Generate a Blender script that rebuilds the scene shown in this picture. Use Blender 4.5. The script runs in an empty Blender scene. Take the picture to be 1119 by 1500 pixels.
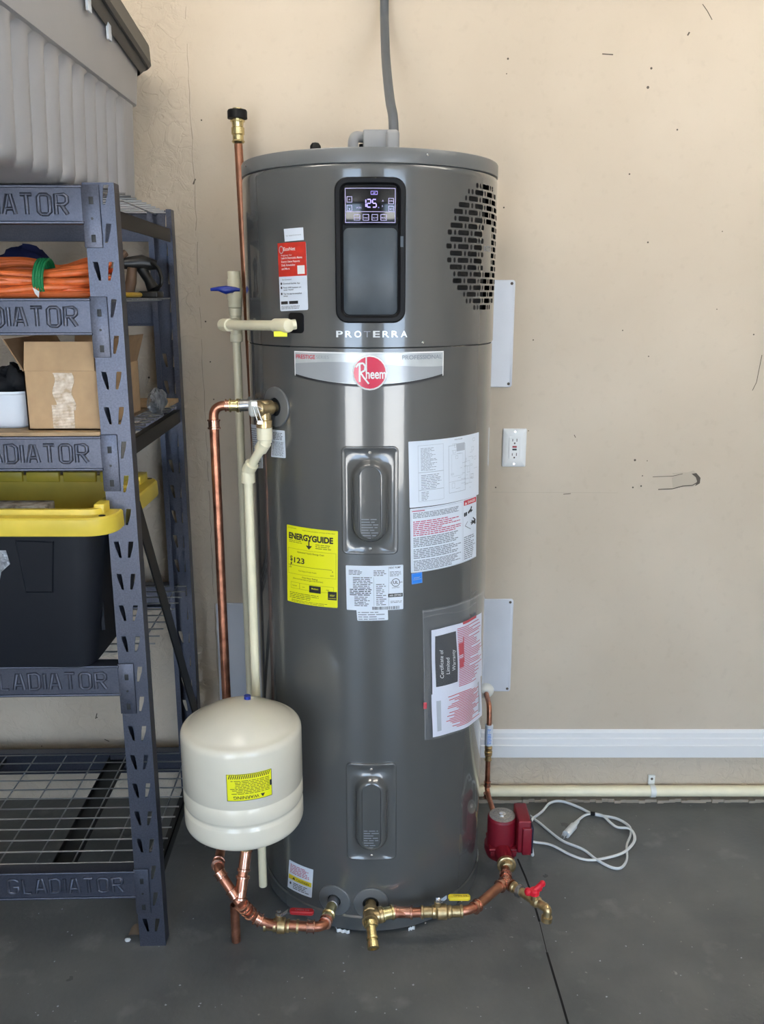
import bpy, bmesh, math, random
from mathutils import Vector, Matrix
R_ = math.radians
random.seed(7)
SC = bpy.context.scene
COL = SC.collection
# ------------------------------------------------------------------ camera, world, light
F, TH, H0 = 1290.0, R_(13.8), 1.612
WALLY = 2.60
cam = bpy.data.cameras.new('camera'); camo = bpy.data.objects.new('camera', cam); COL.objects.link(camo)
camo.location = (0, 0, H0); camo.rotation_euler = (R_(90) - TH, 0, 0)
cam.sensor_fit = 'VERTICAL'; cam.sensor_height = 36; cam.lens = F / 1500 * 36; cam.clip_start = .05
SC.camera = camo
w = bpy.data.worlds.new('sky'); SC.world = w; w.use_nodes = True
bgn = w.node_tree.nodes['Background']; bgn.inputs[0].default_value = (.55, .74, 1.0, 1); bgn.inputs[1].default_value = 7.6
SC.view_settings.view_transform = 'Standard'; SC.view_settings.look = 'None'
SC.view_settings.gamma = 1; SC.view_settings.use_curve_mapping = False
SC.view_settings.exposure = 0.14
def area(name, loc, rot, sx, sy, power, col=(1, 1, 1), portal=False):
    l = bpy.data.lights.new(name, 'AREA'); l.shape = 'RECTANGLE'; l.size = sx; l.size_y = sy
    l.energy = power; l.color = col
    if portal: l.cycles.is_portal = True
    o = bpy.data.objects.new(name, l); o.location = loc; o.rotation_euler = rot; COL.objects.link(o); return o
# noon sun on the driveway, tube lamps on the ceiling, and portals that guide the sky light through the two door openings
sl = bpy.data.lights.new('sun', 'SUN'); sl.energy = 60; sl.angle = R_(.6); sl.color = (1, .96, .9)
so_ = bpy.data.objects.new('sun', sl); so_.rotation_euler = (R_(-7), 0, 0); COL.objects.link(so_)
LAMPS = [((-.75, 1.60, 2.66), 62), ((1.15, 1.65, 2.66), 48)]
area('door_portal', (-1.275, -2.45, 1.25), (R_(90), 0, 0), 1.35, 2.5, 1, portal=True)
area('door_portal', (1.9, -2.45, 1.25), (R_(90), 0, 0), 1.8, 2.5, 1, portal=True)

# ------------------------------------------------------------------ picking: photograph pixel -> point on a real surface
CT, ST = math.cos(TH), math.sin(TH)
def ray(px, py):
    u, v = (px - 559.5) / F, (py - 750) / F
    return Vector((u, CT - v * ST, -ST - v * CT))
def PY(px, py, Y): d = ray(px, py); return Vector((0, 0, H0)) + d * (Y / d.y)
def PZ(px, py, Z): d = ray(px, py); return Vector((0, 0, H0)) + d * ((Z - H0) / d.z)
HX, HY, HR = -.029, 2.268, .306            # heater axis and radius
def PC(px, py, R=HR):                     # (phi, z) on the heater jacket
    d = ray(px, py); ox, oy = -HX, -HY
    a = d.x * d.x + d.y * d.y; b = 2 * (ox * d.x + oy * d.y); c = ox * ox + oy * oy - R * R
    D = max(b * b - 4 * a * c, 0); t = (-b - math.sqrt(D)) / (2 * a)
    p = Vector((0, 0, H0)) + d * t
    return math.atan2(p.x - HX, HY - p.y), p.z
def cyl(phi, z, r): return Vector((HX + r * math.sin(phi), HY - r * math.cos(phi), z))

# ------------------------------------------------------------------ materials
MATS = {}
def mat(name, col, rough=.5, metal=0., spec=.5, noise=0., nscale=20, bump=0., bscale=60, coat=0., emit=0., alpha=1., col2=None, dist=.002):
    m = bpy.data.materials.new(name); m.use_nodes = True; nt = m.node_tree; b = nt.nodes['Principled BSDF']
    b.inputs['Base Color'].default_value = (*col, 1); b.inputs['Roughness'].default_value = rough
    b.inputs['Metallic'].default_value = metal; b.inputs['Specular IOR Level'].default_value = spec
    b.inputs['Coat Weight'].default_value = coat; b.inputs['Coat Roughness'].default_value = .06
    b.inputs['Alpha'].default_value = alpha
    if emit: b.inputs['Emission Color'].default_value = (*col, 1); b.inputs['Emission Strength'].default_value = emit
    if noise or bump:
        g = nt.nodes.new('ShaderNodeNewGeometry')
    if noise:
        n = nt.nodes.new('ShaderNodeTexNoise'); n.inputs['Scale'].default_value = nscale; n.inputs['Detail'].default_value = 6
        nt.links.new(g.outputs['Position'], n.inputs['Vector'])
        r = nt.nodes.new('ShaderNodeValToRGB'); r.color_ramp.elements[0].position = .3; r.color_ramp.elements[1].position = .7
        c2 = col2 or tuple(x * (1 - noise) for x in col)
        r.color_ramp.elements[0].color = (*c2, 1); r.color_ramp.elements[1].color = (*[min(1, x * (1 + noise * .3)) for x in col], 1)
        nt.links.new(n.outputs['Fac'], r.inputs[0]); nt.links.new(r.outputs[0], b.inputs['Base Color'])
    if bump:
        n2 = nt.nodes.new('ShaderNodeTexNoise'); n2.inputs['Scale'].default_value = bscale; n2.inputs['Detail'].default_value = 4
        nt.links.new(g.outputs['Position'], n2.inputs['Vector'])
        bp = nt.nodes.new('ShaderNodeBump'); bp.inputs['Strength'].default_value = bump; bp.inputs['Distance'].default_value = dist
        nt.links.new(n2.outputs['Fac'], bp.inputs['Height']); nt.links.new(bp.outputs[0], b.inputs['Normal'])
    MATS[name] = m; return m
M = MATS
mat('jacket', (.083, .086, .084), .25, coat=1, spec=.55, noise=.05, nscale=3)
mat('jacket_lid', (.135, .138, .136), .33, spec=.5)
mat('black_plastic', (.004, .004, .005), .5, spec=.22)
mat('screen_black', (.004, .004, .006), .12)
mat('panel_grey', (.062, .076, .09), .38, spec=.4, noise=.2, nscale=18)
mat('lcd', (.40, .33, .95), .4, emit=.75)
mat('lcd_dim', (.42, .38, .62), .4, emit=.35)
mat('dark_hole', (.003, .003, .003), .9)
mat('grille_inside', (.008, .008, .0085), .85)
mat('label_white', (.72, .77, .84), .4)
mat('label_yellow', (.86, .84, .01), .42)
mat('ink', (.02, .02, .022), .5)
mat('ink_grey', (.22, .24, .27), .5)
mat('ink_light', (.42, .45, .5), .5)
mat('ink_red', (.55, .03, .05), .5)
mat('ink_pink', (.50, .09, .16), .5)
mat('label_red', (.62, .035, .02), .4, noise=.25, nscale=40)
mat('label_blue', (.02, .22, .75), .4)
mat('silver_print', (.75, .78, .78), .25, metal=.3)
mat('badge_silver', (.56, .59, .60), .25, metal=.2, noise=.12, nscale=30)
mat('badge_grey', (.36, .38, .40), .25, metal=.2)
mat('badge_red', (.62, .01, .06), .3, coat=.4)
mat('white_paint', (.80, .80, .78), .35)
mat('chrome', (.75, .75, .76), .18, metal=1)
mat('steel', (.45, .45, .46), .35, metal=1, noise=.3, nscale=150)
mat('copper', (.60, .26, .16), .34, metal=.9, noise=.45, nscale=35, col2=(.28, .11, .065))
mat('copper_bright', (.72, .37, .26), .24, metal=.95, noise=.3, nscale=60)
mat('copper_dark', (.42, .19, .11), .42, metal=.8, noise=.4, nscale=30)  # darker copper; on the standpipe its colour holds the shade behind the heater
mat('brass', (.62, .46, .24), .30, metal=.9, noise=.35, nscale=80)
mat('brass_bright', (.78, .64, .32), .26, metal=.95, noise=.3, nscale=90)
mat('cpvc', (.90, .82, .58), .35, noise=.06, nscale=30)
mat('cpvc_white', (.80, .80, .74), .35)
mat('blue_plastic', (.008, .03, .28), .35)
mat('tank_cream', (.76, .71, .585), .25, coat=.3, noise=.04, nscale=12)
mat('pump_red', (.20, .005, .015), .45, bump=.4, bscale=400, dist=.0008)
mat('pump_dark', (.012, .012, .03), .4)
mat('nameplate', (.42, .40, .37), .38, metal=.6, noise=.3, nscale=150)
mat('red_handle', (.70, .012, .03), .38)
mat('red_vinyl', (.36, .01, .015), .45)
mat('yellow_vinyl', (.80, .62, .03), .4)
mat('cord_white', (.72, .74, .74), .4)
mat('conduit_grey', (.10, .11, .12), .5)
mat('box_grey', (.27, .27, .27), .45)
mat('shelf_steel', (.090, .096, .126), .36, metal=.65, spec=.6, noise=.25, nscale=260, bump=.4, bscale=600, dist=.0005)
mat('shelf_dark', (.02, .02, .019), .5, metal=.2)
mat('wire', (.42, .43, .44), .3, metal=.9)
mat('tote_grey', (.36, .36, .37), .42, spec=.4, noise=.06, nscale=5)
mat('tote_lid_dark', (.055, .055, .052), .45)
mat('tote_black', (.008, .0095, .014), .5, spec=.25)
mat('tote_yellow', (.80, .60, .07), .38, noise=.15, nscale=12)
mat('cardboard', (.53, .35, .19), .8, noise=.12, nscale=30)
mat('cardboard_dark', (.34, .21, .11), .85, noise=.15, nscale=30)
mat('tape', (.75, .66, .55), .25, noise=.5, nscale=70, col2=(.52, .38, .24))
mat('bin_white', (.78, .82, .88), .3)
mat('cord_orange', (.80, .17, .04), .42, noise=.15, nscale=60)
mat('cord_yellow', (.45, .28, .03), .45)
mat('tie_green', (.01, .22, .07), .5)
mat('cloth_blue', (.01, .014, .07), .9)
mat('cloth_black', (.012, .012, .014), .9, noise=.5, nscale=60)
mat('wood', (.46, .31, .17), .7, noise=.35, nscale=14)
mat('wood_grey', (.38, .34, .28), .75, noise=.6, nscale=45, col2=(.10, .075, .05))
mat('foil', (.35, .37, .40), .35, metal=.4, noise=.6, nscale=60, bump=.8, bscale=60, dist=.01)
mat('trim_white', (.80, .79, .77), .38)
mat('tool_black', (.012, .011, .010), .4)
mat('tool_brown', (.16, .09, .05), .6)
mat('leaf_brown', (.20, .14, .09), .8)
mat('clear_plastic', (.80, .82, .84), .18, spec=.6, alpha=.09)
mat('paper', (.74, .76, .86), .5)
mat('plaster', (.47, .40, .31), .8)
mat('nail', (.10, .08, .06), .8)
mat('putty', (.36, .30, .23), .8)
mat('ground', (.42, .41, .39), .9)

def wall_mat():
    m = bpy.data.materials.new('wall_beige'); m.use_nodes = True; nt = m.node_tree; L = nt.links; N = nt.nodes.new
    b = nt.nodes['Principled BSDF']; b.inputs['Roughness'].default_value = .62; b.inputs['Specular IOR Level'].default_value = .35
    g = N('ShaderNodeNewGeometry'); sx = N('ShaderNodeSeparateXYZ'); L.new(g.outputs['Position'], sx.inputs[0])
    n = N('ShaderNodeTexNoise'); n.inputs['Scale'].default_value = 2.2; n.inputs['Detail'].default_value = 5; L.new(g.outputs['Position'], n.inputs['Vector'])
    r = N('ShaderNodeValToRGB'); r.color_ramp.elements[0].position = .35; r.color_ramp.elements[1].position = .68
    r.color_ramp.elements[0].color = (.535, .45, .345, 1); r.color_ramp.elements[1].color = (.595, .508, .398, 1)
    L.new(n.outputs['Fac'], r.inputs[0])
    # fine scuffs
    n3 = N('ShaderNodeTexNoise'); n3.inputs['Scale'].default_value = 38; n3.inputs['Detail'].default_value = 8; L.new(g.outputs['Position'], n3.inputs['Vector'])
    r3 = N('ShaderNodeValToRGB'); r3.color_ramp.elements[0].position = .25; r3.color_ramp.elements[0].color = (.95, .945, .94, 1)
    r3.color_ramp.elements[1].position = .42; r3.color_ramp.elements[1].color = (1, 1, 1, 1); L.new(n3.outputs['Fac'], r3.inputs[0])
    mx = N('ShaderNodeMixRGB'); mx.blend_type = 'MULTIPLY'; mx.inputs[0].default_value = 1; L.new(r.outputs[0], mx.inputs[1]); L.new(r3.outputs[0], mx.inputs[2])
    L.new(mx.outputs[0], b.inputs['Base Color'])
    # trowelled plaster left of the vertical crack, nearly smooth board on the right, rough again near the floor
    m1 = N('ShaderNodeMapRange'); m1.inputs['From Min'].default_value = -.50; m1.inputs['From Max'].default_value = -.55
    m1.inputs['To Min'].default_value = .06; m1.inputs['To Max'].default_value = .8; L.new(sx.outputs[0], m1.inputs['Value'])
    m2 = N('ShaderNodeMapRange'); m2.inputs['From Min'].default_value = .18; m2.inputs['From Max'].default_value = .15
    m2.inputs['To Min'].default_value = 0; m2.inputs['To Max'].default_value = .7; L.new(sx.outputs[2], m2.inputs['Value'])
    ad = N('ShaderNodeMath'); ad.operation = 'MAXIMUM'; L.new(m1.outputs[0], ad.inputs[0]); L.new(m2.outputs[0], ad.inputs[1])
    n2 = N('ShaderNodeTexNoise'); n2.inputs['Scale'].default_value = 20; n2.inputs['Detail'].default_value = 9; n2.inputs['Distortion'].default_value = .8
    L.new(g.outputs['Position'], n2.inputs['Vector'])
    vv = N('ShaderNodeTexVoronoi'); vv.feature = 'DISTANCE_TO_EDGE'; vv.inputs['Scale'].default_value = 17
    nd = N('ShaderNodeVectorMath'); nd.operation = 'MULTIPLY_ADD'; nd.inputs[1].default_value = (.09, .09, .09)
    L.new(n2.outputs['Color'], nd.inputs[0]); L.new(g.outputs['Position'], nd.inputs[2]); L.new(nd.outputs[0], vv.inputs['Vector'])
    vr = N('ShaderNodeMapRange'); vr.inputs['From Max'].default_value = .06; L.new(vv.outputs['Distance'], vr.inputs['Value'])
    hh = N('ShaderNodeMath'); hh.operation = 'MULTIPLY_ADD'; hh.inputs[1].default_value = .10; L.new(vr.outputs[0], hh.inputs[0]); L.new(n2.outputs['Fac'], hh.inputs[2])
    bp = N('ShaderNodeBump'); bp.inputs['Distance'].default_value = .009; L.new(hh.outputs[0], bp.inputs['Height']); L.new(ad.outputs[0], bp.inputs['Strength'])
    L.new(bp.outputs[0], b.inputs['Normal']); MATS['wall'] = m
wall_mat()
def floor_mat():
    m = bpy.data.materials.new('floor_paint'); m.use_nodes = True; nt = m.node_tree; L = nt.links; N = nt.nodes.new
    b = nt.nodes['Principled BSDF']; b.inputs['Specular IOR Level'].default_value = .45
    g = N('ShaderNodeNewGeometry')
    def noise(s, d, lo, hi, c0, c1):
        n = N('ShaderNodeTexNoise'); n.inputs['Scale'].default_value = s; n.inputs['Detail'].default_value = d; L.new(g.outputs['Position'], n.inputs['Vector'])
        r = N('ShaderNodeValToRGB'); r.color_ramp.elements[0].position = lo; r.color_ramp.elements[1].position = hi
        r.color_ramp.elements[0].color = (*c0, 1); r.color_ramp.elements[1].color = (*c1, 1); L.new(n.outputs['Fac'], r.inputs[0]); return n, r
    n1, r1 = noise(3.5, 8, .35, .7, (.094, .100, .099), (.160, .163, .154))
    n2, r2 = noise(55, 5, .70, .78, (0, 0, 0), (1, 1, 1))
    n3, r3 = noise(9, 8, .60, .75, (0, 0, 0), (.6, .6, .6))
    mx = N('ShaderNodeMixRGB'); mx.inputs[2].default_value = (.34, .34, .31, 1); L.new(r2.outputs[0], mx.inputs[0]); L.new(r1.outputs[0], mx.inputs[1])
    mx2 = N('ShaderNodeMixRGB'); mx2.inputs[2].default_value = (.24, .24, .225, 1); L.new(r3.outputs[0], mx2.inputs[0]); L.new(mx.outputs[0], mx2.inputs[1])
    L.new(mx2.outputs[0], b.inputs['Base Color'])
    n4, r4 = noise(6, 5, .3, .7, (.27, .27, .27), (.48, .48, .48)); L.new(r4.outputs[0], b.inputs['Roughness'])
    n5 = N('ShaderNodeTexNoise'); n5.inputs['Scale'].default_value = 70; n5.inputs['Detail'].default_value = 6; L.new(g.outputs['Position'], n5.inputs['Vector'])
    bp = N('ShaderNodeBump'); bp.inputs['Strength'].default_value = .5; bp.inputs['Distance'].default_value = .002; L.new(n5.outputs['Fac'], bp.inputs['Height']); L.new(bp.outputs[0], b.inputs['Normal'])
    MATS['floor'] = m
floor_mat()

# ------------------------------------------------------------------ mesh helpers
ORG = {}
def tag(o, label=None, cat=None, group=None, kind=None):
    if label: o['label'] = label
    if cat: o['category'] = cat
    if group: o['group'] = group
    if kind: o['kind'] = kind
    return o
def thing(name, loc, label, cat, group=None):
    o = bpy.data.objects.new(name, None); COL.objects.link(o); o.location = loc; o.empty_display_size = .05
    ORG[o.name] = Vector(loc); return tag(o, label, cat, group)
class MB:
    def __init__(s): s.v = []; s.f = []
    def add(s, vs, fs):
        k = len(s.v); s.v += [Vector(v) for v in vs]; s.f += [tuple(i + k for i in f) for f in fs]; return s
    def box(s, a, b, mx=None, bev=0):
        x0, y0, z0 = a; x1, y1, z1 = b
        if bev:
            bm = bmesh.new(); bmesh.ops.create_cube(bm, size=1)
            for v in bm.verts: v.co = Vector(((x0 + x1) / 2 + v.co.x * (x1 - x0), (y0 + y1) / 2 + v.co.y * (y1 - y0), (z0 + z1) / 2 + v.co.z * (z1 - z0)))
            bmesh.ops.bevel(bm, geom=bm.edges[:], offset=bev, segments=3, affect='EDGES', profile=.5)
            vs = [v.co.copy() for v in bm.verts]; bm.verts.index_update(); fs = [[v.index for v in f.verts] for f in bm.faces]; bm.free()
        else:
            vs = [Vector(p) for p in ((x0, y0, z0), (x1, y0, z0), (x1, y1, z0), (x0, y1, z0), (x0, y0, z1), (x1, y0, z1), (x1, y1, z1), (x0, y1, z1))]
            fs = [(0, 3, 2, 1), (4, 5, 6, 7), (0, 1, 5, 4), (1, 2, 6, 5), (2, 3, 7, 6), (3, 0, 4, 7)]
        if mx: vs = [mx(v) if callable(mx) else mx @ v for v in vs]
        return s.add(vs, fs)
    def lathe(s, a, b, prof, n=28, cap=True):      # prof: (distance from a along a->b, radius)
        a, b = Vector(a), Vector(b); ax = (b - a).normalized()
        e = ax.orthogonal().normalized(); g = ax.cross(e)
        vs = []; fs = []
        for t, r in prof:
            for i in range(n):
                th = 2 * math.pi * i / n; vs.append(a + ax * t + (e * math.cos(th) + g * math.sin(th)) * max(r, 1e-5))
        for k in range(len(prof) - 1):
            for i in range(n):
                j = (i + 1) % n; fs.append((k * n + i, k * n + j, (k + 1) * n + j, (k + 1) * n + i))
        if cap:
            fs.append(tuple(reversed(range(n)))); k = (len(prof) - 1) * n; fs.append(tuple(range(k, k + n)))
        return s.add(vs, fs)
    def rod(s, a, b, r, n=16): a, b = Vector(a), Vector(b); return s.lathe(a, b, [(0, r), ((b - a).length, r)], n)
    def tube(s, pts, r, n=14, ry=None, cap=True):
        pts = [Vector(p) for p in pts]; m = len(pts); vs = []; fs = []
        tg = [(pts[min(i + 1, m - 1)] - pts[max(i - 1, 0)]).normalized() for i in range(m)]
        e = tg[0].orthogonal().normalized()
        if ry: e = Vector((0, 0, 1)).cross(tg[0]).normalized()
        for i in range(m):
            e = (e - tg[i] * e.dot(tg[i])).normalized(); g = tg[i].cross(e)
            rr = r[i] if isinstance(r, (list, tuple)) else r
            for k in range(n):
                th = 2 * math.pi * k / n; vs.append(pts[i] + e * math.cos(th) * rr + g * math.sin(th) * (ry or rr))
        for i in range(m - 1):
            for k in range(n):
                j = (k + 1) % n; fs.append((i * n + k, i * n + j, (i + 1) * n + j, (i + 1) * n + k))
        if cap: fs.append(tuple(reversed(range(n)))); fs.append(tuple(range((m - 1) * n, m * n)))
        return s.add(vs, fs)
    def grid(s, fn, nu, nv, closed=False):
        k = [[fn(i / nu, j / nv) for i in range(nu + 1)] for j in range(nv + 1)]
        vs = [p for row in k for p in row]; fs = [(j * (nu + 1) + i, j * (nu + 1) + i + 1, (j + 1) * (nu + 1) + i + 1, (j + 1) * (nu + 1) + i) for j in range(nv) for i in range(nu)]
        return s.add(vs, fs)
    def build(s, name, m, parent=None, ang=35, smooth=True, kind=None, label=None):
        me = bpy.data.meshes.new(name); off = ORG.get(parent.name, Vector()) if parent else Vector()
        me.from_pydata([v - off for v in s.v], [], s.f); me.materials.append(MATS[m] if isinstance(m, str) else m)
        bm = bmesh.new(); bm.from_mesh(me); bmesh.ops.remove_doubles(bm, verts=bm.verts, dist=1e-6)
        bmesh.ops.recalc_face_normals(bm, faces=bm.faces); bm.to_mesh(me); bm.free()
        if smooth:
            me.polygons.foreach_set('use_smooth', [True] * len(me.polygons)); me.set_sharp_from_angle(angle=R_(ang))
        o = bpy.data.objects.new(name, me); COL.objects.link(o)
        if parent: o.parent = parent
        ORG[o.name] = off
        if kind: o['kind'] = kind
        if label: o['label'] = label
        return o
def each(mb, name, m, parent):                 # one object for every separate piece collected in mb
    par = list(range(len(mb.v)))
    def fd(i):
        while par[i] != i: par[i] = par[par[i]]; i = par[i]
        return i
    for f in mb.f:
        for i in f[1:]: par[fd(i)] = fd(f[0])
    grp = {}
    for f in mb.f: grp.setdefault(fd(f[0]), []).append(f)
    for fs in grp.values():
        ids = sorted({i for f in fs for i in f}); mp = {j: k for k, j in enumerate(ids)}
        MB().add([mb.v[i] for i in ids], [tuple(mp[i] for i in f) for f in fs]).build(name, m, parent)
def fillet(pts, rad, n=7):
    pts = [Vector(p) for p in pts]; out = [pts[0]]
    for i in range(1, len(pts) - 1):
        a, b, c = pts[i - 1], pts[i], pts[i + 1]; u = (a - b).normalized(); v = (c - b).normalized()
        r = min(rad, (a - b).length * .49, (c - b).length * .49); p, q = b + u * r, b + v * r
        for k in range(n + 1):
            t = k / n; out.append(p * (1 - t) ** 2 + b * 2 * t * (1 - t) + q * t * t)
    return out + [pts[-1]]
def spline(pts, n=8):
    pts = [Vector(p) for p in pts]; P = [pts[0]] + pts + [pts[-1]]; out = []
    for i in range(1, len(P) - 2):
        for k in range(n):
            t = k / n; a, b, c, d = P[i - 1:i + 3]
            out.append(.5 * ((2 * b) + (c - a) * t + (2 * a - 5 * b + 4 * c - d) * t * t + (3 * b - a - 3 * c + d) * t ** 3))
    return out + [pts[-1]]
_tc = {}
def glyphs(text, bold=0., extrude=0., bevel=0., shear=0.):
    key = (text, bold, extrude, bevel, shear)
    if key in _tc: return _tc[key]
    c = bpy.data.curves.new('t', 'FONT'); c.body = text; c.size = 1; c.offset = bold; c.extrude = extrude; c.bevel_depth = bevel; c.shear = shear; c.resolution_u = 5
    o = bpy.data.objects.new('t', c); COL.objects.link(o); bpy.context.view_layer.update()
    me = bpy.data.meshes.new_from_object(o); vs = [v.co.copy() for v in me.vertices]; fs = [tuple(p.vertices) for p in me.polygons]
    bpy.data.objects.remove(o); bpy.data.meshes.remove(me); bpy.data.curves.remove(c)
    _tc[key] = (vs, fs); return vs, fs
# a surface is fn(x, y, d) -> point: metres along and up from its lower-left corner, d proud of it
class Surf:
    def __init__(s, fn, w, h): s.fn = fn; s.w = w; s.h = h
    def sub(s, x, y, w, h, rot=0):
        c, n = math.cos(rot), math.sin(rot)
        return Surf(lambda a, b, d: s.fn(x + a * c - b * n, y + a * n + b * c, d), w, h)
def cylsurf(TL, TR, BR, BL, R=HR):
    q = [PC(*p, R) for p in (TL, TR, BR, BL)]
    w = ((q[1][0] - q[0][0]) + (q[2][0] - q[3][0])) / 2 * R; h = ((q[0][1] - q[3][1]) + (q[1][1] - q[2][1])) / 2
    def fn(x, y, d):
        u, v = x / w, y / h
        ph = (q[3][0] * (1 - u) + q[2][0] * u) * (1 - v) + (q[0][0] * (1 - u) + q[1][0] * u) * v
        z = (q[3][1] * (1 - u) + q[2][1] * u) * (1 - v) + (q[0][1] * (1 - u) + q[1][1] * u) * v
        return cyl(ph, z, R + d)
    return Surf(fn, w, h)
def cylrect(px0, py0, px1, py1, R=HR):    # upright rectangle on the jacket through two photo corners
    ym = (py0 + py1) / 2; a = PC(px0, ym, R)[0]; b = PC(px1, ym, R)[0]; xm = (px0 + px1) / 2
    z1 = PC(xm, py0, R)[1]; z0 = PC(xm, py1, R)[1]
    return Surf(lambda x, y, d: cyl(a + x / R, z0 + y, R + d), (b - a) * R, z1 - z0)
def plane(o, ux, uy, w, h):
    o, ux, uy = Vector(o), Vector(ux).normalized(), Vector(uy).normalized(); n = ux.cross(uy)
    return Surf(lambda x, y, d: o + ux * x + uy * y + n * d, w, h)
def contour(cx, cy, w, h, r, k=6, m=16):
    r = min(r, w / 2 * .999, h / 2 * .999); top = []
    for i in range(k + 1): a = math.pi - math.pi / 2 * i / k; top.append((-w / 2 + r + r * math.cos(a), h / 2 - r + r * math.sin(a)))
    for i in range(1, m): top.append((-w / 2 + r + (w - 2 * r) * i / m, h / 2))
    for i in range(k + 1): a = math.pi / 2 - math.pi / 2 * i / k; top.append((w / 2 - r + r * math.cos(a), h / 2 - r + r * math.sin(a)))
    return [(cx + x, cy + y) for x, y in top], [(cx + x, cy - y) for x, y in top]
def loft(mb, S, levels, fill=True):       # levels: (cx, cy, w, h, r, d)
    base = len(mb.v); vs = []; n = 0; fs = []
    for cx, cy, w_, h_, r, d in levels:
        t, b = contour(cx, cy, w_, h_, r); ring = t + b[::-1]; n = len(ring); vs += [S.fn(x, y, d) for x, y in ring]
    for k in range(len(levels) - 1):
        for i in range(n): j = (i + 1) % n; fs.append((k * n + i, k * n + j, (k + 1) * n + j, (k + 1) * n + i))
    if fill:
        k = (len(levels) - 1) * n; hN = n // 2
        for i in range(hN - 1): fs.append((k + i, k + i + 1, k + n - 2 - i, k + n - 1 - i))
    mb.add(vs, fs); return mb
def sheet(S, m, name, parent, th=.0008, r=.002, label=None, x=None):
    w_, h_ = S.w, S.h; mb = MB(); loft(mb, S, [(w_ / 2, h_ / 2, w_, h_, r, -.0006), (w_ / 2, h_ / 2, w_, h_, r, th)]); return mb.build(name, m, parent, label=label)
def txt(mb, S, text, x, y, size, fit=None, align='L', bold=0., d=.0012, up=None, shear=0.):
    vs, fs = glyphs(text, bold, shear=shear)
    if not vs: return
    x0 = min(v.x for v in vs); x1 = max(v.x for v in vs); sx = sy = size / .72
    if fit: sx = fit / (x1 - x0)
    wd = (x1 - x0) * sx; ox = x - (wd / 2 if align == 'C' else wd if align == 'R' else 0)
    mb.add([S.fn(ox + (v.x - x0) * sx, y + v.y * sy, d) for v in vs], fs)
def rect(mb, S, x0, y0, x1, y1, d=.0011, n=1):
    mb.grid(lambda u, v: S.fn(x0 + (x1 - x0) * u, y0 + (y1 - y0) * v, d), max(n, int(abs(x1 - x0) / .008) + 1), 1)
def rule(mb, S, x0, y0, x1, y1, t=.0006, d=.0011):     # outline
    rect(mb, S, x0, y0, x1, y0 + t, d); rect(mb, S, x0, y1 - t, x1, y1, d); rect(mb, S, x0, y0, x0 + t, y1, d); rect(mb, S, x1 - t, y0, x1, y1, d)
def stroke(mb, S, pp, t, d):
    for i in range(len(pp) - 1):
        a, b = Vector(pp[i]), Vector(pp[i + 1]); n = Vector((-(b - a).y, (b - a).x)).normalized() * t / 2
        mb.add([S.fn(*(a - n), d), S.fn(*(a + n), d), S.fn(*(b + n), d), S.fn(*(b - n), d)], [(0, 1, 2, 3)])
def prose(mb, S, x0, y0, x1, y1, rows, fill=.5, ragged=.25, d=.0011, seed=1):
    rnd = random.Random(seed); ph = (y1 - y0) / rows
    for i in range(rows):
        y = y1 - (i + 1) * ph; x = x0; end = x1 - (x1 - x0) * ragged * rnd.random()
        while x < end - ph * .5:
            wl = min(ph * rnd.uniform(1.0, 4.0), end - x); rect(mb, S, x, y, x + wl, y + ph * fill, d); x += wl + ph * .45

# ------------------------------------------------------------------ the setting
def struct(name, mb, m, **k): o = mb.build(name, m, None, smooth=False, **k); o['kind'] = 'structure'; return o
XL, XR, YB, ZC = -3.2, 3.6, -2.5, 2.75
floor = struct('floor', MB().box((XL, YB, -.1), (XR, WALLY + .1, 0)), 'floor')
wall = struct('wall_back', MB().box((XL, WALLY, 0), (XR, WALLY + .1, ZC)), 'wall')
struct('wall_left', MB().box((XL - .1, YB, 0), (XL, WALLY, ZC)), 'wall')
struct('wall_right', MB().box((XR, YB, 0), (XR + .1, WALLY, ZC)), 'wall')
struct('ceiling', MB().box((XL, YB, ZC), (XR, WALLY, ZC + .1)), 'trim_white')
fr = MB()      # front of the garage: two open doorways with a pier between them
fr.box((XL, YB - .1, 2.5), (XR, YB, ZC)); fr.box((XL, YB - .1, 0), (-1.95, YB, 2.5)); fr.box((-.6, YB - .1, 0), (1.0, YB, 2.5)); fr.box((2.8, YB - .1, 0), (XR, YB, 2.5))
struct('wall_front', fr, 'wall')
struct('ground', MB().box((-14, -16, -.12), (14, YB - .1, -.02)), 'ground')
for (lx, ly, lz), pw in LAMPS:
    t_ = thing('tube_lamp', (lx, ly, ZC), 'white tube lamp on the garage ceiling, ' + ('left' if lx < 0 else 'right') + ' of the camera', 'lamp', 'tube lamps on the ceiling')
    MB().box((lx - .62, ly - .03, ZC - .045), (lx + .62, ly + .03, ZC), bev=.004).build('lamp_housing', 'white_paint', t_)
    mat('tube_glow', (1, .93, .83), emit=pw); MB().rod((lx - .6, ly, lz), (lx + .6, ly, lz), .013, 10).build('tube', 'tube_glow', t_)
    for k in (-1, 1): MB().box((lx + k * .605 - .008, ly - .018, lz - .016), (lx + k * .605 + .008, ly + .018, ZC - .04)).build('end_holder', 'white_paint', t_)
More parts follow.
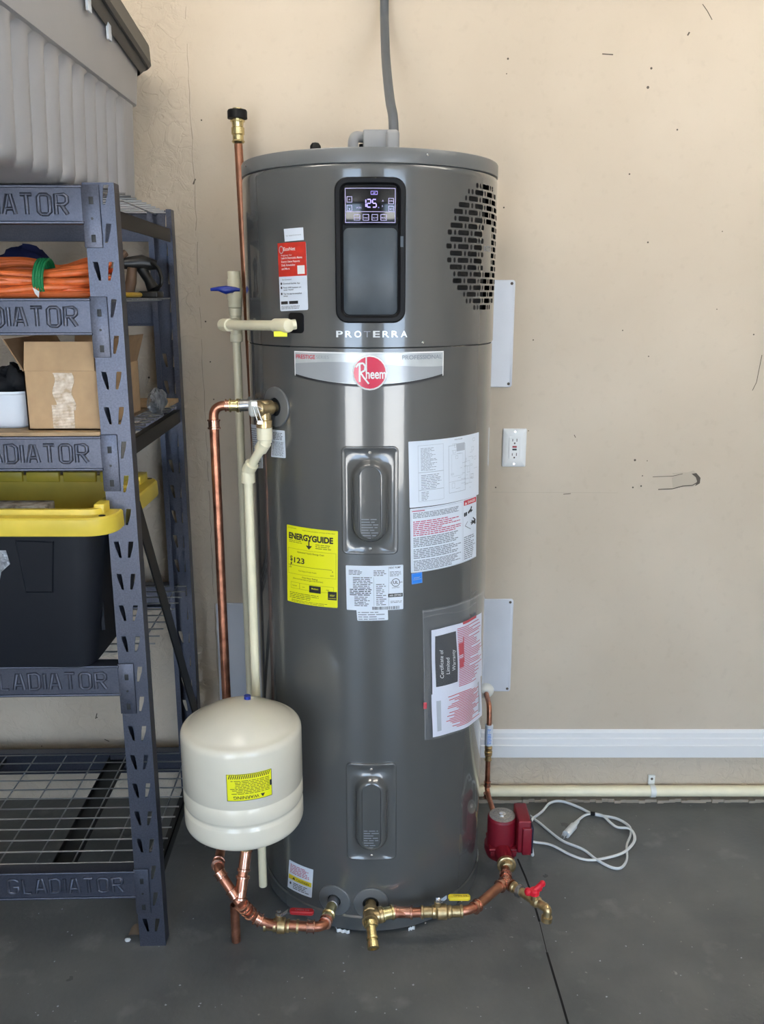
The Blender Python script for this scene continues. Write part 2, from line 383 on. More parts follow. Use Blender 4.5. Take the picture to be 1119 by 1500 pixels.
# crack, nail holes, plaster marks (parts of the wall)
wy = WALLY - .0008
cr = MB(); pts = [(-.523 + random.uniform(-.0025, .0025), z) for z in [2.42 - .03 * i for i in range(76)]]
for i in range(len(pts) - 1):
    if random.random() < .12: continue
    (a, z), (b, y) = pts[i], pts[i + 1]; t = random.uniform(.0006, .0014)
    cr.add([(a - t, wy, z), (a + t, wy, z), (b + t, wy, y), (b - t, wy, y)], [(0, 3, 2, 1)])
def streak(mb, pp, t, Y=wy):
    q = [PY(x, y, Y) for x, y in pp]
    for i in range(len(q) - 1):
        a, b = q[i], q[i + 1]; n = Vector((-(b - a).z, 0, (b - a).x)).normalized() * t / 2
        mb.add([a - n, a + n, b + n, b - n], [(0, 1, 2, 3)])
cr.build('crack', 'putty', wall, smooth=False)
for (x, y, r) in [(954, 100, 2), (949, 128, 2.4), (992, 190, 1.6), (922, 255, 1.5), (744, 86, 1.8), (949, 355, 1.6), (912, 484, 1.2), (781, 498, 1.3), (950, 522, 1.2), (738, 304, 1.5), (774, 631, 1), (930, 674, 2.2), (948, 675, 1), (927, 714, 1.7), (939, 712, 1.7), (726, 714, 1.5), (941, 697, 1.2), (1058, 339, 1), (1050, 453, 1), (1104, 490, 1.4), (742, 108, 1), (301, 471, 1.6), (308, 530, 1.4), (313, 585, 1.4), (295, 176, 1.4), (142, 1051, 1.4), (218, 553, 2), (61, 1093, 1.2)]:
    c = PY(x, y, wy); MB().lathe(c, c + Vector((0, .0006, 0)), [(0, r / 640), (.0005, r / 640)], 10).build('nail_hole', 'nail', wall)
mk = MB(); streak(mk, [(1029, 6), (1036, 16), (1043, 29)], .002); streak(mk, [(1007, 52), (1010, 47)], .004); streak(mk, [(882, 79), (898, 80)], .003)
streak(mk, [(1116, 520), (1108, 560), (1102, 572)], .002); streak(mk, [(825, 724), (836, 723)], .002); streak(mk, [(142, 1045), (140, 1053)], .003); streak(mk, [(153, 1083), (160, 1086)], .003)
streak(mk, [(841, 637), (843, 641)], .002); streak(mk, [(286, 262), (283, 270)], .004)
mk.build('scuff', 'nail', wall, smooth=False)
pt = MB(); streak(pt, [(720, 721), (830, 721.5), (905, 722)], .0014); pt.build('board_joint', 'plaster', wall, smooth=False)
tp = MB(); streak(tp, [(985, 694), (1018, 692), (1022, 704), (1016, 712), (985, 713)], .004)
q = [PY(x, y, wy - .0006) for x, y in ((984, 700), (1016, 689), (1024, 702), (1014, 713), (985, 712))]; tp.add(q, [(0, 1, 2, 3, 4)]); tp.build('torn_plaster', 'plaster', wall, smooth=False)
th_ = MB(); q = [PY(x, y, wy - .0012) for x, y in ((1013, 694), (1020, 693), (1026, 700), (1025, 708), (1018, 712), (1021, 705), (1019, 699))]; th_.add(q, [tuple(range(7))])
streak(th_, [(956, 698.5), (968, 698), (985, 697.5), (1000, 694)], .0016, wy - .0012); streak(th_, [(964, 717), (985, 716), (1000, 712), (1014, 711), (1021, 707)], .0028, wy - .0012); th_.build('anchor_hole', 'nail', wall, smooth=False)
# skirting board with a stepped profile, above a rough plinth
bb = MB(); zz = [.155, .157, .198, .201, .204, .220, .224, .240, .247, .250]; yy = [0, .016, .017, .013, .013, .012, .008, .008, .004, 0]
def bbp(u, v):
    i = round(v * 9); return Vector((-.10 + (XR + .10) * u, WALLY - yy[i], zz[i]))
bb.grid(bbp, 1, 9); bb.add([bbp(0, i / 9) for i in range(10)], [tuple(range(10))])
struct('baseboard_back', bb, 'trim_white')
mo = MB(); rr = random.Random(3)                  # ragged mortar line where plinth meets floor
xs = [-.2 + i * .02 for i in range(190)]
for i in range(len(xs) - 1):
    a, b = rr.uniform(.004, .014), rr.uniform(.004, .014)
    mo.box((xs[i], WALLY - .018 - a, 0), (xs[i + 1], WALLY, .006 + b * .5))
struct('trim_1', mo, 'putty')
# joint saw-cut in the floor
cj = MB(); pts = [(758, 1258), (770, 1286), (778, 1308), (790, 1350), (801, 1395), (812, 1432), (822, 1465), (832, 1500)]
q = [PZ(x, y, .0007) for x, y in pts]
for i in range(len(q) - 1):
    a, b = q[i], q[i + 1]; t = .0028 if i != 3 else .001; cj.add([a - Vector((t, 0, 0)), a + Vector((t, 0, 0)), b + Vector((t, 0, 0)), b - Vector((t, 0, 0))], [(0, 1, 2, 3)])
cj.build('floor_joint', 'dark_hole', floor, smooth=False)
rr = random.Random(11)
ch = MB()
for i in range(70):
    x, y = rr.uniform(10, 1100), rr.uniform(1310, 1490); r = rr.uniform(.0008, .0024); c = PZ(x, y, .0004)
    ch.add([c + Vector((r * rr.uniform(.6, 1.5) * math.cos(k), r * rr.uniform(.6, 1.5) * math.sin(k), 0)) for k in range(0, 6)], [tuple(range(6))])
ch.build('paint_chips', 'ink_light', floor, smooth=False, kind='stuff')

# ------------------------------------------------------------------ water heater
hb = Vector((HX, HY, 0)); Z = Vector((0, 0, 1))
heater = thing('water_heater', hb, 'tall grey cylindrical heat pump water heater with black control panel and stickers', 'water heater')
ZS = 1.502; ZT = 1.884
MB().lathe(hb, hb + Z, [(.012, .295), (.013, .3098), (.050, .3098), (.054, .3065)], 128, cap=False).build('base_ring', 'jacket', heater)
MB().lathe(hb, hb + Z, [(.052, HR), (ZS - .003, HR), (ZS - .001, HR - .003)], 160, cap=False).build('jacket', 'jacket', heater)
gR = HR + .0014
gc = R_(59.5); gz = PC(690, 362, gR)[1]; gr = .140
g0, g1 = gc - .155 / gR, gc + .155 / gR
def shroud():
    mb = MB(); zs = [ZS, ZS + .004, gz - gr - .01, gz + gr + .01, ZT - .014]; rs = [gR - .002, gR, gR, gR, gR]
    n = 160
    for k in range(4):
        a0, a1 = (g1, g0 + 2 * math.pi) if k == 2 else (g0, g0 + 2 * math.pi)
        mb.grid(lambda u, v: cyl(a0 + (a1 - a0) * u, zs[k] + (zs[k + 1] - zs[k]) * v, rs[k] + (rs[k + 1] - rs[k]) * v), n, 1)
    return mb
def radial(o):
    me = o.data; me.polygons.foreach_set('use_smooth', [True] * len(me.polygons)); off = ORG.get(o.name, Vector())
    me.normals_split_custom_set_from_vertices([Vector((v.co.x + off.x - HX, v.co.y + off.y - HY, 0)).normalized() for v in me.vertices])
ts_ = shroud().build('top_shroud', 'jacket', heater); radial(ts_)
MB().lathe(hb, hb + Z, [(ZT - .0141, gR)] + [(ZT - .014 + .014 * math.sin(a), gR - .007 * (1 - math.cos(a))) for a in [math.pi / 2 * i / 6 for i in range(1, 7)]], 160, cap=False).build('shroud_shoulder', 'jacket', heater)
def slots():
    out = []; rows = 19; pitch = .0147
    for i in range(rows):
        yy_ = gz + (rows // 2 - i) * pitch
        s = -.16 + (.0 if i % 2 else .032) ; long_ = True
        while s < .16:
            L_ = .036 if long_ else .0065
            out.append((s, s + L_, yy_)); s += L_ + .0062; long_ = not long_
    res = []
    for a, b, y in out:
        hw = math.sqrt(max(gr ** 2 - (y - gz) ** 2, 0)); a, b = max(a, -hw), min(b, hw)
        if b - a < .004: continue
        if abs(y - gz) < .046 and b > -.006 and a < .044:      # plain centre with the embossed word
            if a < -.006: b = min(b, -.006)
            elif b > .044: a = max(a, .044)
            else: continue
            if b - a < .004: continue
        res.append((a, b, y))
    return res
SL = slots()
def grille():
    mb = MB(); du = .00155; z0, z1 = gz - gr - .01, gz + gr + .01; W = .155; nu = int(2 * W / du); hh = .0054
    zl = sorted(set([z0, z1] + [y + k for y in set(s[2] for s in SL) for k in (-hh, -hh + .0016, hh - .0016, hh)]))
    bk = {}
    for a, b, y in SL: bk.setdefault(round(y, 5), []).append((a, b))
    idx = {}; vs = []; fs = []
    def vid(i, j):
        if (i, j) not in idx: idx[i, j] = len(vs); vs.append(cyl(gc + (-W + i * 2 * W / nu) / gR, zl[j], gR))
        return idx[i, j]
    for j in range(len(zl) - 1):
        zc = (zl[j] + zl[j + 1]) / 2; row = None
        for y, L_ in bk.items():
            if abs(zc - y) < hh: row = L_; edge = abs(zc - y) > hh - .0016
        for i in range(nu):
            s = -W + (i + .5) * 2 * W / nu; hole = False
            if row:
                for a, b in row:
                    t = .0015 if edge else 0
                    if a + t < s < b - t: hole = True; break
            if not hole: fs.append((vid(i, j), vid(i + 1, j), vid(i + 1, j + 1), vid(i, j + 1)))
    return mb.add(vs, fs)
go = grille().build('outlet_grille', 'jacket', heater)
radial(go)
inn = MB(); inn.grid(lambda u, v: cyl(g0 - .1 + (g1 - g0 + .2) * u, gz - gr - .02 + (2 * gr + .04) * v, gR - .028), 32, 1)
inn.build('grille_backing', 'grille_inside', heater)
gs = Surf(lambda x, y, d: cyl(gc + x / gR, gz + y, gR + d), .1, .1)
ot = MB(); txt(ot, gs, 'OUTLET', -.0035, -.006, .012, fit=.046, d=.0004); ot.build('outlet_lettering', 'ink_grey', go)
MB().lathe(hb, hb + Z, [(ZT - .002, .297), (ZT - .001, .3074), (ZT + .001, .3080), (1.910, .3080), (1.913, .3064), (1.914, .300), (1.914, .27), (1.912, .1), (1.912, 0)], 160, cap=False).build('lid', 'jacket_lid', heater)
def screw(parent, px, py, R=HR, r=.0035, m='chrome'):
    ph, z = PC(px, py, R); a = cyl(ph, z, R - .001); b = cyl(ph, z, R + .01)
    return MB().lathe(a, b, [(0, r), (.0025, r), (.004, r * .6), (.0042, 0)], 12).build('screw', m, parent)
for p in ((619, 502), (392, 1305)): screw(heater, *p)
for x, y in ((626, 227), (361, 243)): screw(heater, x, y, .3080, .003)
for x, y in ((492, 1359), (623, 1352)): screw(heater, x, y, .3098, .003)
# control panel
CPn = cylrect(493, 260, 592, 473, gR); w_, h_ = CPn.w, CPn.h
mb = MB(); cx, cy = w_ / 2, h_ / 2
loft(mb, CPn, [(cx, cy, w_, h_, .026, -.002), (cx, cy, w_, h_, .026, .012), (cx, cy, w_ - .006, h_ - .006, .024, .015), (cx, cy, w_ - .022, h_ - .022, .017, .015), (cx, cy, w_ - .030, h_ - .030, .013, .010), (cx, cy, w_ - .030, h_ - .030, .013, .006)])
cp = mb.build('control_panel', 'black_plastic', heater, label='black rounded control panel frame')
iw = w_ - .034
lo = MB(); ih = h_ * .60; icy = .018 + ih / 2
loft(lo, CPn, [(cx, icy, iw, ih, .012, .005), (cx, icy, iw, ih, .012, .0085), (cx, icy, iw - .003, ih - .003, .011, .0095)]); lo.build('cover_flap', 'panel_grey', cp)
sc = MB(); sh = h_ * .262; scy = h_ - .018 - sh / 2
loft(sc, CPn, [(cx, scy, iw, sh, .006, .005), (cx, scy, iw, sh, .006, .011), (cx, scy, iw - .003, sh - .003, .005, .012)]); sc.build('display', 'screen_black', cp)
D = CPn.sub(cx - iw / 2, scy - sh / 2, iw, sh)
ln = MB(); dd = .0126; rule(ln, D, .005, .005, iw - .005, sh - .004, .0011, dd); rect(ln, D, .005, sh * .34, iw - .005, sh * .34 + .0009, dd)
for bx, by in ((.014, .66), (.014, .44), (iw - .014, .62), (iw - .014, .42)): rule(ln, D, bx - .0055, sh * by - .006, bx + .0055, sh * by + .006, .001, dd)
for k in range(4): bx = iw * (.26 + .16 * k); rule(ln, D, bx - .0062, sh * .12, bx + .0062, sh * .28, .001, dd)
for k, t in enumerate(('MODE', 'VAC', 'ALM', 'MENU')): txt(ln, D, t, iw * (.26 + .16 * k), sh * .17, .003, fit=.009, align='C', d=dd)
for by in (.64, .42): txt(ln, D, '^' if by > .5 else 'v', .014, sh * by - .002, .005, align='C', d=dd)
txt(ln, D, 'WiFi', iw * .24, sh * .42, .004, fit=.011, d=dd); txt(ln, D, 'A', iw * .71, sh * .60, .004, d=dd); txt(ln, D, 'F', iw * .71, sh * .46, .004, d=dd)
txt(ln, D, 'ON', iw - .014, sh * .60, .0035, align='C', d=dd); txt(ln, D, 'SET', iw - .014, sh * .39, .0035, align='C', fit=.007, d=dd)
ln.build('key_outlines', 'lcd_dim', cp)
dg = MB()
def seg7(x, y, w, h, on):
    t = .0021; g_ = .0007; P = {'a': ((0, h), (w, h)), 'g': ((0, h / 2), (w, h / 2)), 'd': ((0, 0), (w, 0)), 'f': ((0, h / 2), (0, h)), 'b': ((w, h / 2), (w, h)), 'e': ((0, 0), (0, h / 2)), 'c': ((w, 0), (w, h / 2))}
    for c in on:
        (a, b), (c2, d2) = P[c]; ux, uy = (1, 0) if b == d2 else (0, 1); stroke(dg, D, [(x + a + ux * g_, y + b + uy * g_), (x + c2 - ux * g_, y + d2 - uy * g_)], t, dd + .0002)
for xx, on in ((-.0165, 'bc'), (-.0065, 'abged'), (.0045, 'afgcd')): seg7(iw * .50 + xx, sh * .46, .0075, .0155, on)
txt(dg, D, 'o', iw * .64, sh * .44, .003, d=dd + .0002); rule(dg, D, iw * .51, sh * .78, iw * .63, sh * .87, .0007, dd); txt(dg, D, 'HP', iw * .57, sh * .80, .003, align='C', d=dd)
dg.build('display_digits', 'lcd', cp)
hg = MB(); hg.grid(lambda u, v: CPn.fn(w_ - .012 + .006 * u, h_ * .53 + .022 * v, .0155), 1, 1); hg.build('latch', 'panel_grey', cp)
# brand lettering below the panel
PT = cylrect(491, 484, 598, 494, gR); mb = MB(); wd = PT.w
for k, c in enumerate('PROTERRA'):
    if k in (3,): continue
    txt(mb, PT, c, wd * (k + .5) / 8, 0, PT.h * .95, fit=wd / 8 * .74, align='C', bold=.02, d=.0014)
mb.build('model_lettering', 'silver_print', heater)
mb = MB(); txt(mb, PT, 'T', wd * 3.5 / 8, 0, PT.h * .95, fit=wd / 8 * .74, align='C', d=.0014); mb.build('model_lettering', 'ink_grey', heater)
# badge strip and round emblem
BD = cylrect(432, 516, 649, 553); mb = MB(); W_, H_ = BD.w, BD.h; sag = .020
def strip(f1, f0, d, n=40): return MB().grid(lambda u, v: BD.fn(W_ * u, f0(u) + (f1(u) - f0(u)) * v, d), n, 1)
arc = lambda u: -sag * (1 - (2 * u - 1) ** 2)
bs = MB(); bs.grid(lambda u, v: BD.fn(W_ * u, arc(u) + (H_ - arc(u)) * v, .0008), 40, 1); badge = bs.build('badge_strip', 'badge_silver', heater)
strip(lambda u: H_ * .50 + .006 * math.sin(u * 5), lambda u: H_ * .08 + arc(u) * .9, .0011).build('badge_band', 'badge_grey', badge)
strip(lambda u: arc(u) + .0048, lambda u: arc(u) - .0005, .0014).build('badge_underline', 'ink', badge)
rule_ = MB(); rect(rule_, BD, 0, H_ - .003, W_, H_, .0012, 30); rect(rule_, BD, 0, 0, .0022, H_, .0014); rect(rule_, BD, W_ - .0022, 0, W_, H_, .0014); rule_.build('badge_edge', 'white_paint', badge)
mb = MB(); txt(mb, BD, 'PRESTIGE', .005, H_ - .0165, .0095, fit=.050, bold=.012, d=.0016); mb.build('badge_lettering', 'ink_red', badge)
mb = MB(); txt(mb, BD, 'SERIES', .058, H_ - .0155, .008, fit=.03, d=.0016); mb.build('badge_lettering', 'badge_grey', badge)
mb = MB(); txt(mb, BD, 'PROFESSIONAL', W_ - .005, H_ - .0165, .0095, fit=.098, align='R', bold=.012, d=.0016); mb.build('badge_lettering', 'ink_grey', badge)
eph, ez = PC(541.5, 546); ES = Surf(lambda x, y, d: cyl(eph + x / HR, ez + y, HR + d), .1, .1); er = .0385
loft(MB(), ES, []) if False else None
mb = MB(); loft(mb, ES, [(0, 0, 2 * er, 2 * er, er, 0), (0, 0, 2 * er, 2 * er, er, .0022), (0, 0, 2 * er - .002, 2 * er - .002, er, .0028)]); em = mb.build('emblem', 'white_paint', heater, label='round red and white emblem')
mb = MB(); r2 = er - .0035; loft(mb, ES, [(0, 0, 2 * r2, 2 * r2, r2, .0026), (0, 0, 2 * r2, 2 * r2, r2, .0032)]); mb.build('emblem_disc', 'badge_red', em)
mb = MB(); txt(mb, ES, 'heem', -.0085, -.0125, .0215, fit=.044, bold=.022, d=.0036)
stroke(mb, ES, [(-.022, -.020), (-.022, .020)], .0042, .0036)
stroke(mb, ES, [(-.030, .012), (-.024, .020), (-.014, .021), (-.0095, .014), (-.011, .005), (-.020, .0005), (-.013, -.010), (-.002, -.024)], .0038, .0036)
stroke(mb, ES, [(-.0075, .034), (-.0075, .0)], .0030, .0036)
mb.build('emblem_lettering', 'white_paint', em)
# element access covers
def cover(x0, y0, x1, y1, n):
    S = cylrect(x0, y0, x1, y1); W, Hh = S.w, S.h; mb = MB(); cx, cy = W / 2, Hh / 2; sw, sh_ = W * .60, Hh * .74
    loft(mb, S, [(cx, cy, W, Hh, .012, -.001), (cx, cy, W, Hh, .012, .0035), (cx, cy, W - .003, Hh - .003, .011, .005), (cx, cy, W - .008, Hh - .008, .009, .005), (cx, cy, W - .012, Hh - .012, .008, .0035),
                 (cx, cy, sw + .012, sh_ + .012, 1, .0035), (cx, cy, sw + .003, sh_ + .003, 1, .007), (cx, cy, sw - .006, sh_ - .006, 1, .018), (cx, cy, sw - .014, sh_ - .014, 1, .022), (cx, cy, sw * .60, sh_ * .90, 1, .023), (cx, cy, sw * .56, sh_ * .885, 1, .0195)])
    o = mb.build('element_cover', 'jacket', heater, ang=50)
    for yy_ in (Hh * .055, Hh * .945):
        a = S.fn(cx, yy_, .003); b = S.fn(cx, yy_, .01); MB().lathe(a, b, [(0, .0038), (.002, .0038), (.0035, .002), (.0036, 0)], 12).build('screw', 'chrome', o)
    t = MB(); prose(t, S, cx - sw * .24, Hh * .17, cx + sw * .24, Hh * .37, 8, .3, .3, .0198, n); t.build('embossed_text', 'ink_grey', o)
cover(501, 654, 583, 812, 3); cover(508, 1118, 580, 1259, 4)
# stickers
def sticker(name, corners, m, R=HR, r=.002, label=None, th=.0008):
    S = cylsurf(*corners, R); return S, sheet(S, m, name, heater, th=th, r=r, label=label)
S, o = sticker('small_sticker', ((416, 335.5), (444, 333), (445, 351.5), (417.5, 354)), 'label_white', gR, .0005)
mb = MB(); txt(mb, S, 'by appointment', S.w / 2, S.h * .4, .003, fit=S.w * .8, align='C'); mb.build('lettering', 'ink_grey', o)
S, o = sticker('app_sticker', ((407, 356.5), (448, 354), (451.5, 454), (411, 456)), 'label_white', gR, .004, 'white and red app sticker')
W, H = S.w, S.h
mb = MB(); loft(mb, S.sub(0, H * .51, W, H * .49), [(W / 2, H * .245, W, H * .49, .001, .0008), (W / 2, H * .245, W, H * .49, .001, .0011)]); mb.build('red_field', 'label_red', o)
mb = MB(); txt(mb, S, 'EcoNet', W * .23, H * .885, .0075, fit=W * .42, bold=.01, d=.0014)
for k, (t, f) in enumerate((('Leak & Diagnostic Alerts', .74), ('Energy Usage Reports', .66), ('Daily Scheduling', .50), ('and More', .30))): txt(mb, S, t, W * .13, H * (.765 - .052 * k), .0045, fit=W * f, bold=.01, d=.0014)
txt(mb, S, 'Register for', W * .13, H * .81, .003, fit=W * .4, d=.0014); rect(mb, S, W * .70, H * .535, W * .94, H * .66, .0013); mb.build('lettering', 'white_paint', o)
mb = MB(); c = (W * .14, H * .90)
for k in range(16):
    a0, a1 = 2 * math.pi * k / 16, 2 * math.pi * (k + 1) / 16; stroke(mb, S, [(c[0] + .006 * math.cos(a0), c[1] + .0075 * math.sin(a0)), (c[0] + .006 * math.cos(a1), c[1] + .0075 * math.sin(a1))], .0018, .0014)
mb.build('ring_mark', 'badge_silver', o)
mb = MB(); txt(mb, S, 'Get Connected', W * .13, H * .455, .003, fit=W * .34)
for k, (y, tt) in enumerate(((.395, ('Download EcoNet App',)), (.335, ('Press WiFi button on', 'water heater')), (.245, ('Tap the app to complete', 'setup')))):
    rr_ = W * .028; loft(mb, S, [(W * .09, H * (y + .012), rr_ * 2, rr_ * 2.4, 1, .0010), (W * .09, H * (y + .012), rr_ * 2, rr_ * 2.4, 1, .0013)])
    for q_, t in enumerate(tt): txt(mb, S, t, W * .16, H * (y - .032 * q_), .0033, fit=W * min(.66, .032 * len(t)), bold=.008)
for a, b in ((.05, .31), (.36, .68)): rect(mb, S, W * a, H * .10, W * b, H * .145)
prose(mb, S, W * .06, H * .03, W * .76, H * .085, 3, .35, .1, seed=9); mb.build('fine_print', 'ink', o)
S, o = sticker('energy_label', ((420.5, 768), (495, 778), (494.5, 890.5), (421.5, 879.5)), 'label_yellow', label='yellow energy label')
W, H = S.w, S.h; mb = MB(); txt(mb, S, 'ENERGYGUIDE', W * .05, H * .835, .0145, fit=W * .87, bold=.045)
rect(mb, S, W * .463, H * .745, W * .487, H * .85); mb.add([S.fn(x, y, .0012) for x, y in ((W * .415, H * .775), (W * .475, H * .725), (W * .535, H * .775))], [(0, 1, 2)])
txt(mb, S, '123', W * .165, H * .53, .0135, fit=W * .22, bold=.02); txt(mb, S, '$', W * .075, H * .55, .012, bold=.02); rect(mb, S, W * .09, H * .50, W * .115, H * .53); txt(mb, S, '?', W * .08, H * .47, .008, bold=.01)
txt(mb, S, 'Estimated Yearly Energy Cost', W * .24, H * .665, .0038, fit=W * .52, bold=.005); txt(mb, S, 'First Hour Rating', W * .34, H * .34, .0042, fit=W * .3, bold=.005); txt(mb, S, '(How much hot water you get in the first hour)', W * .14, H * .315, .0034, fit=W * .6, bold=.005)
txt(mb, S, 'Cost Range of Similar Models', W * .26, H * .425, .003, fit=W * .36); txt(mb, S, '$', W * .92, H * .46, .004, align='R'); txt(mb, S, '$550', W * .93, H * .41, .003, align='R'); txt(mb, S, '$108', W * .05, H * .455, .003)
txt(mb, S, 'U.S. Government', W * .04, H * .965, .003, fit=W * .18); txt(mb, S, 'Federal law prohibits removal of this label', W * .35, H * .957, .0025, fit=W * .6)
prose(mb, S, W * .05, H * .79, W * .40, H * .83, 2, .3, seed=2); prose(mb, S, W * .60, H * .75, W * .90, H * .82, 3, .3, seed=3)
rule(mb, S, W * .03, H * .38, W * .97, H * .71, .0004); rect(mb, S, W * .03, H * .49, W * .90, H * .494)
rule(mb, S, W * .09, H * .19, W * .93, H * .27, .0004); rect(mb, S, W * .28, H * .19, W * .285, H * .27); txt(mb, S, 'Very Small', W * .12, H * .22, .003, fit=W * .1); txt(mb, S, 'Low', W * .34, H * .22, .003); txt(mb, S, 'High', W * .80, H * .22, .003)
rect(mb, S, W * .48, H * .17, W * .70, H * .26, .0012); prose(mb, S, W * .06, H * .06, W * .72, H * .15, 4, .3, .4, seed=4); prose(mb, S, W * .1, H * .015, W * .95, H * .05, 2, .3, seed=5)
rect(mb, S, W * .83, H * .10, W * .985, H * .21, .0012); mb.build('lettering', 'ink', o)
mb = MB(); txt(mb, S, 'Medium', W * .59, H * .215, .004, fit=W * .13, align='C', bold=.01, d=.0015); txt(mb, S, 'star', W * .91, H * .15, .006, fit=W * .09, align='C', d=.0015); rect(mb, S, W * .84, H * .12, W * .975, H * .125, .0015); mb.build('reversed_print', 'label_yellow', o)
S, o = sticker('rating_sticker', ((506.5, 828), (590.5, 827), (590.5, 892), (508, 893)), 'label_white')
W, H = S.w, S.h; mb = MB(); prose(mb, S, W * .05, H * .80, W * .30, H * .92, 4, .4, .3, seed=6); prose(mb, S, W * .48, H * .78, W * .70, H * .92, 4, .4, .3, seed=7)
prose(mb, S, W * .12, H * .50, W * .47, H * .77, 7, .4, .3, seed=8); prose(mb, S, W * .06, H * .34, W * .46, H * .50, 4, .5, .1, seed=9); prose(mb, S, W * .14, H * .10, W * .42, H * .33, 6, .4, .3, seed=10)
prose(mb, S, W * .52, H * .12, W * .70, H * .62, 12, .35, .4, seed=12); rect(mb, S, W * .48, H * .10, W * .483, H * .75); rect(mb, S, W * .74, H * .10, W * .743, H * .97)
prose(mb, S, W * .76, H * .76, W * .97, H * .88, 4, .35, .3, seed=13); txt(mb, S, 'HEAT PUMP', W * .75, H * .93, .0045, fit=W * .2, bold=.01); prose(mb, S, W * .77, H * .16, W * .98, H * .22, 2, .35, .2, seed=14)
for k in range(20):
    a0, a1 = 2 * math.pi * k / 20, 2 * math.pi * (k + 1) / 20; c = (W * .865, H * .615); rr_ = .0095; stroke(mb, S, [(c[0] + rr_ * math.cos(a0), c[1] + rr_ * math.sin(a0)), (c[0] + rr_ * math.cos(a1), c[1] + rr_ * math.sin(a1))], .0014, .0012)
txt(mb, S, 'UL', W * .865, H * .585, .0075, align='C', bold=.02); txt(mb, S, 'LISTED', W * .865, H * .49, .003, fit=W * .13, align='C'); txt(mb, S, 'C', W * .765, H * .60, .004); txt(mb, S, 'US', W * .94, H * .60, .004)
rect(mb, S, W * .73, H * .29, W * .99, H * .37, .0012); rr = random.Random(5); x = W * .45
while x < W * .92:
    t = rr.choice((.0006, .0011, .0016)); rect(mb, S, x, H * .015, x + t, H * .085); x += t + rr.choice((.0007, .0012))
mb.build('lettering', 'ink', o); mb = MB(); txt(mb, S, 'AHRI CERTIFIED', W * .86, H * .31, .0048, fit=W * .22, align='C', bold=.01, d=.0015); mb.build('reversed_print', 'white_paint', o)
S, o = sticker('notice_sticker', ((522, 893), (568, 892), (568.5, 908), (523.5, 909)), 'label_white'); mb = MB(); prose(mb, S, S.w * .04, S.h * .1, S.w * .96, S.h * .92, 4, .4, .3, seed=15); mb.build('lettering', 'ink_grey', o)
S, o = sticker('wiring_diagram_sticker', ((598, 647), (701, 633), (700.5, 724), (600, 744)), 'label_white', label='white wiring diagram sticker')
W, H = S.w, S.h; mb = MB(); rule(mb, S, W * .10, H * .08, W * .40, H * .93, .0004); rect(mb, S, W * .10, H * .52, W * .40, H * .525); rect(mb, S, W * .10, H * .25, W * .40, H * .255); prose(mb, S, W * .13, H * .55, W * .32, H * .90, 17, .35, .5, seed=16); prose(mb, S, W * .13, H * .27, W * .38, H * .50, 9, .35, .3, seed=17); prose(mb, S, W * .13, H * .10, W * .22, H * .24, 6, .35, .3, seed=18)
txt(mb, S, 'WIRING DIAGRAM', W * .55, H * .955, .003, fit=W * .12, bold=.01); rule(mb, S, W * .47, H * .15, W * .72, H * .88, .0006); rect(mb, S, W * .47, H * .32, W * .78, H * .323); rule(mb, S, W * .51, H * .40, W * .68, H * .74, .0003); rule(mb, S, W * .71, H * .25, W * .80, H * .60, .0004)
rr = random.Random(21)
for k in range(38):
    x, y = W * rr.uniform(.50, .90), H * rr.uniform(.15, .90)
    if k % 3: rect(mb, S, x, y, x + W * rr.uniform(.02, .08), y + .0005)
    else: rule(mb, S, x, y, x + W * rr.uniform(.015, .05), y + H * rr.uniform(.02, .08), .0004)
rule(mb, S, W * .75, H * .42, W * .80, H * .52, .0005); mb.build('diagram_lines', 'ink_grey', o)
mb = MB(); rect(mb, S, W * .58, H * .78, W * .71, H * .90, .0012); mb.build('diagram_block', 'ink_light', o)
S, o = sticker('danger_sticker', ((600.5, 745.5), (697.5, 725.5), (697, 815), (602, 839.5)), 'label_white', label='white sticker of warnings in red and black print')
W, H = S.w, S.h; mb = MB(); rect(mb, S, W * .02, H * .95, W * .17, H * .965, .0011)
for k in range(8): prose(mb, S, W * .03, H * (.575 + .03 * k), W * (.60, .67, .68, .4, .68, .55, .66, .5)[k], H * (.60 + .03 * k), 1, .6, .05, seed=30 + k)
mb.build('red_print', 'ink_pink', o); mb = MB(); rect(mb, S, W * .73, H * .905, W * .985, H * .985, .0011); mb.build('red_header', 'ink_red', o)
mb = MB(); prose(mb, S, W * .03, H * .85, W * .68, H * .94, 4, .55, .1, seed=40); prose(mb, S, W * .03, H * .40, W * .68, H * .56, 6, .55, .2, seed=41); prose(mb, S, W * .03, H * .22, W * .68, H * .38, 6, .55, .3, seed=42); prose(mb, S, W * .03, H * .03, W * .68, H * .20, 7, .55, .25, seed=43); prose(mb, S, W * .73, H * .04, W * .97, H * .42, 12, .5, .4, seed=44)
rule(mb, S, W * .01, H * .01, W * .70, H * .98, .0004); rule(mb, S, W * .715, H * .01, W * .99, H * .98, .0004); mb.build('fine_print', 'ink_grey', o)
mb = MB(); txt(mb, S, 'DANGER', W * .80, H * .925, .0065, fit=W * .16, bold=.02, d=.0014); mb.add([S.fn(W * x, H * y, .0014) for x, y in ((.745, .918), (.785, .918), (.765, .965))], [(0, 1, 2)]); mb.build('header_lettering', 'white_paint', o)
mb = MB()
for cx_, cy_ in ((.745, .76), (.775, .765)): loft(mb, S, [(W * cx_, H * cy_, .005, .010, 1, .0008), (W * cx_, H * cy_, .005, .010, 1, .0013)])
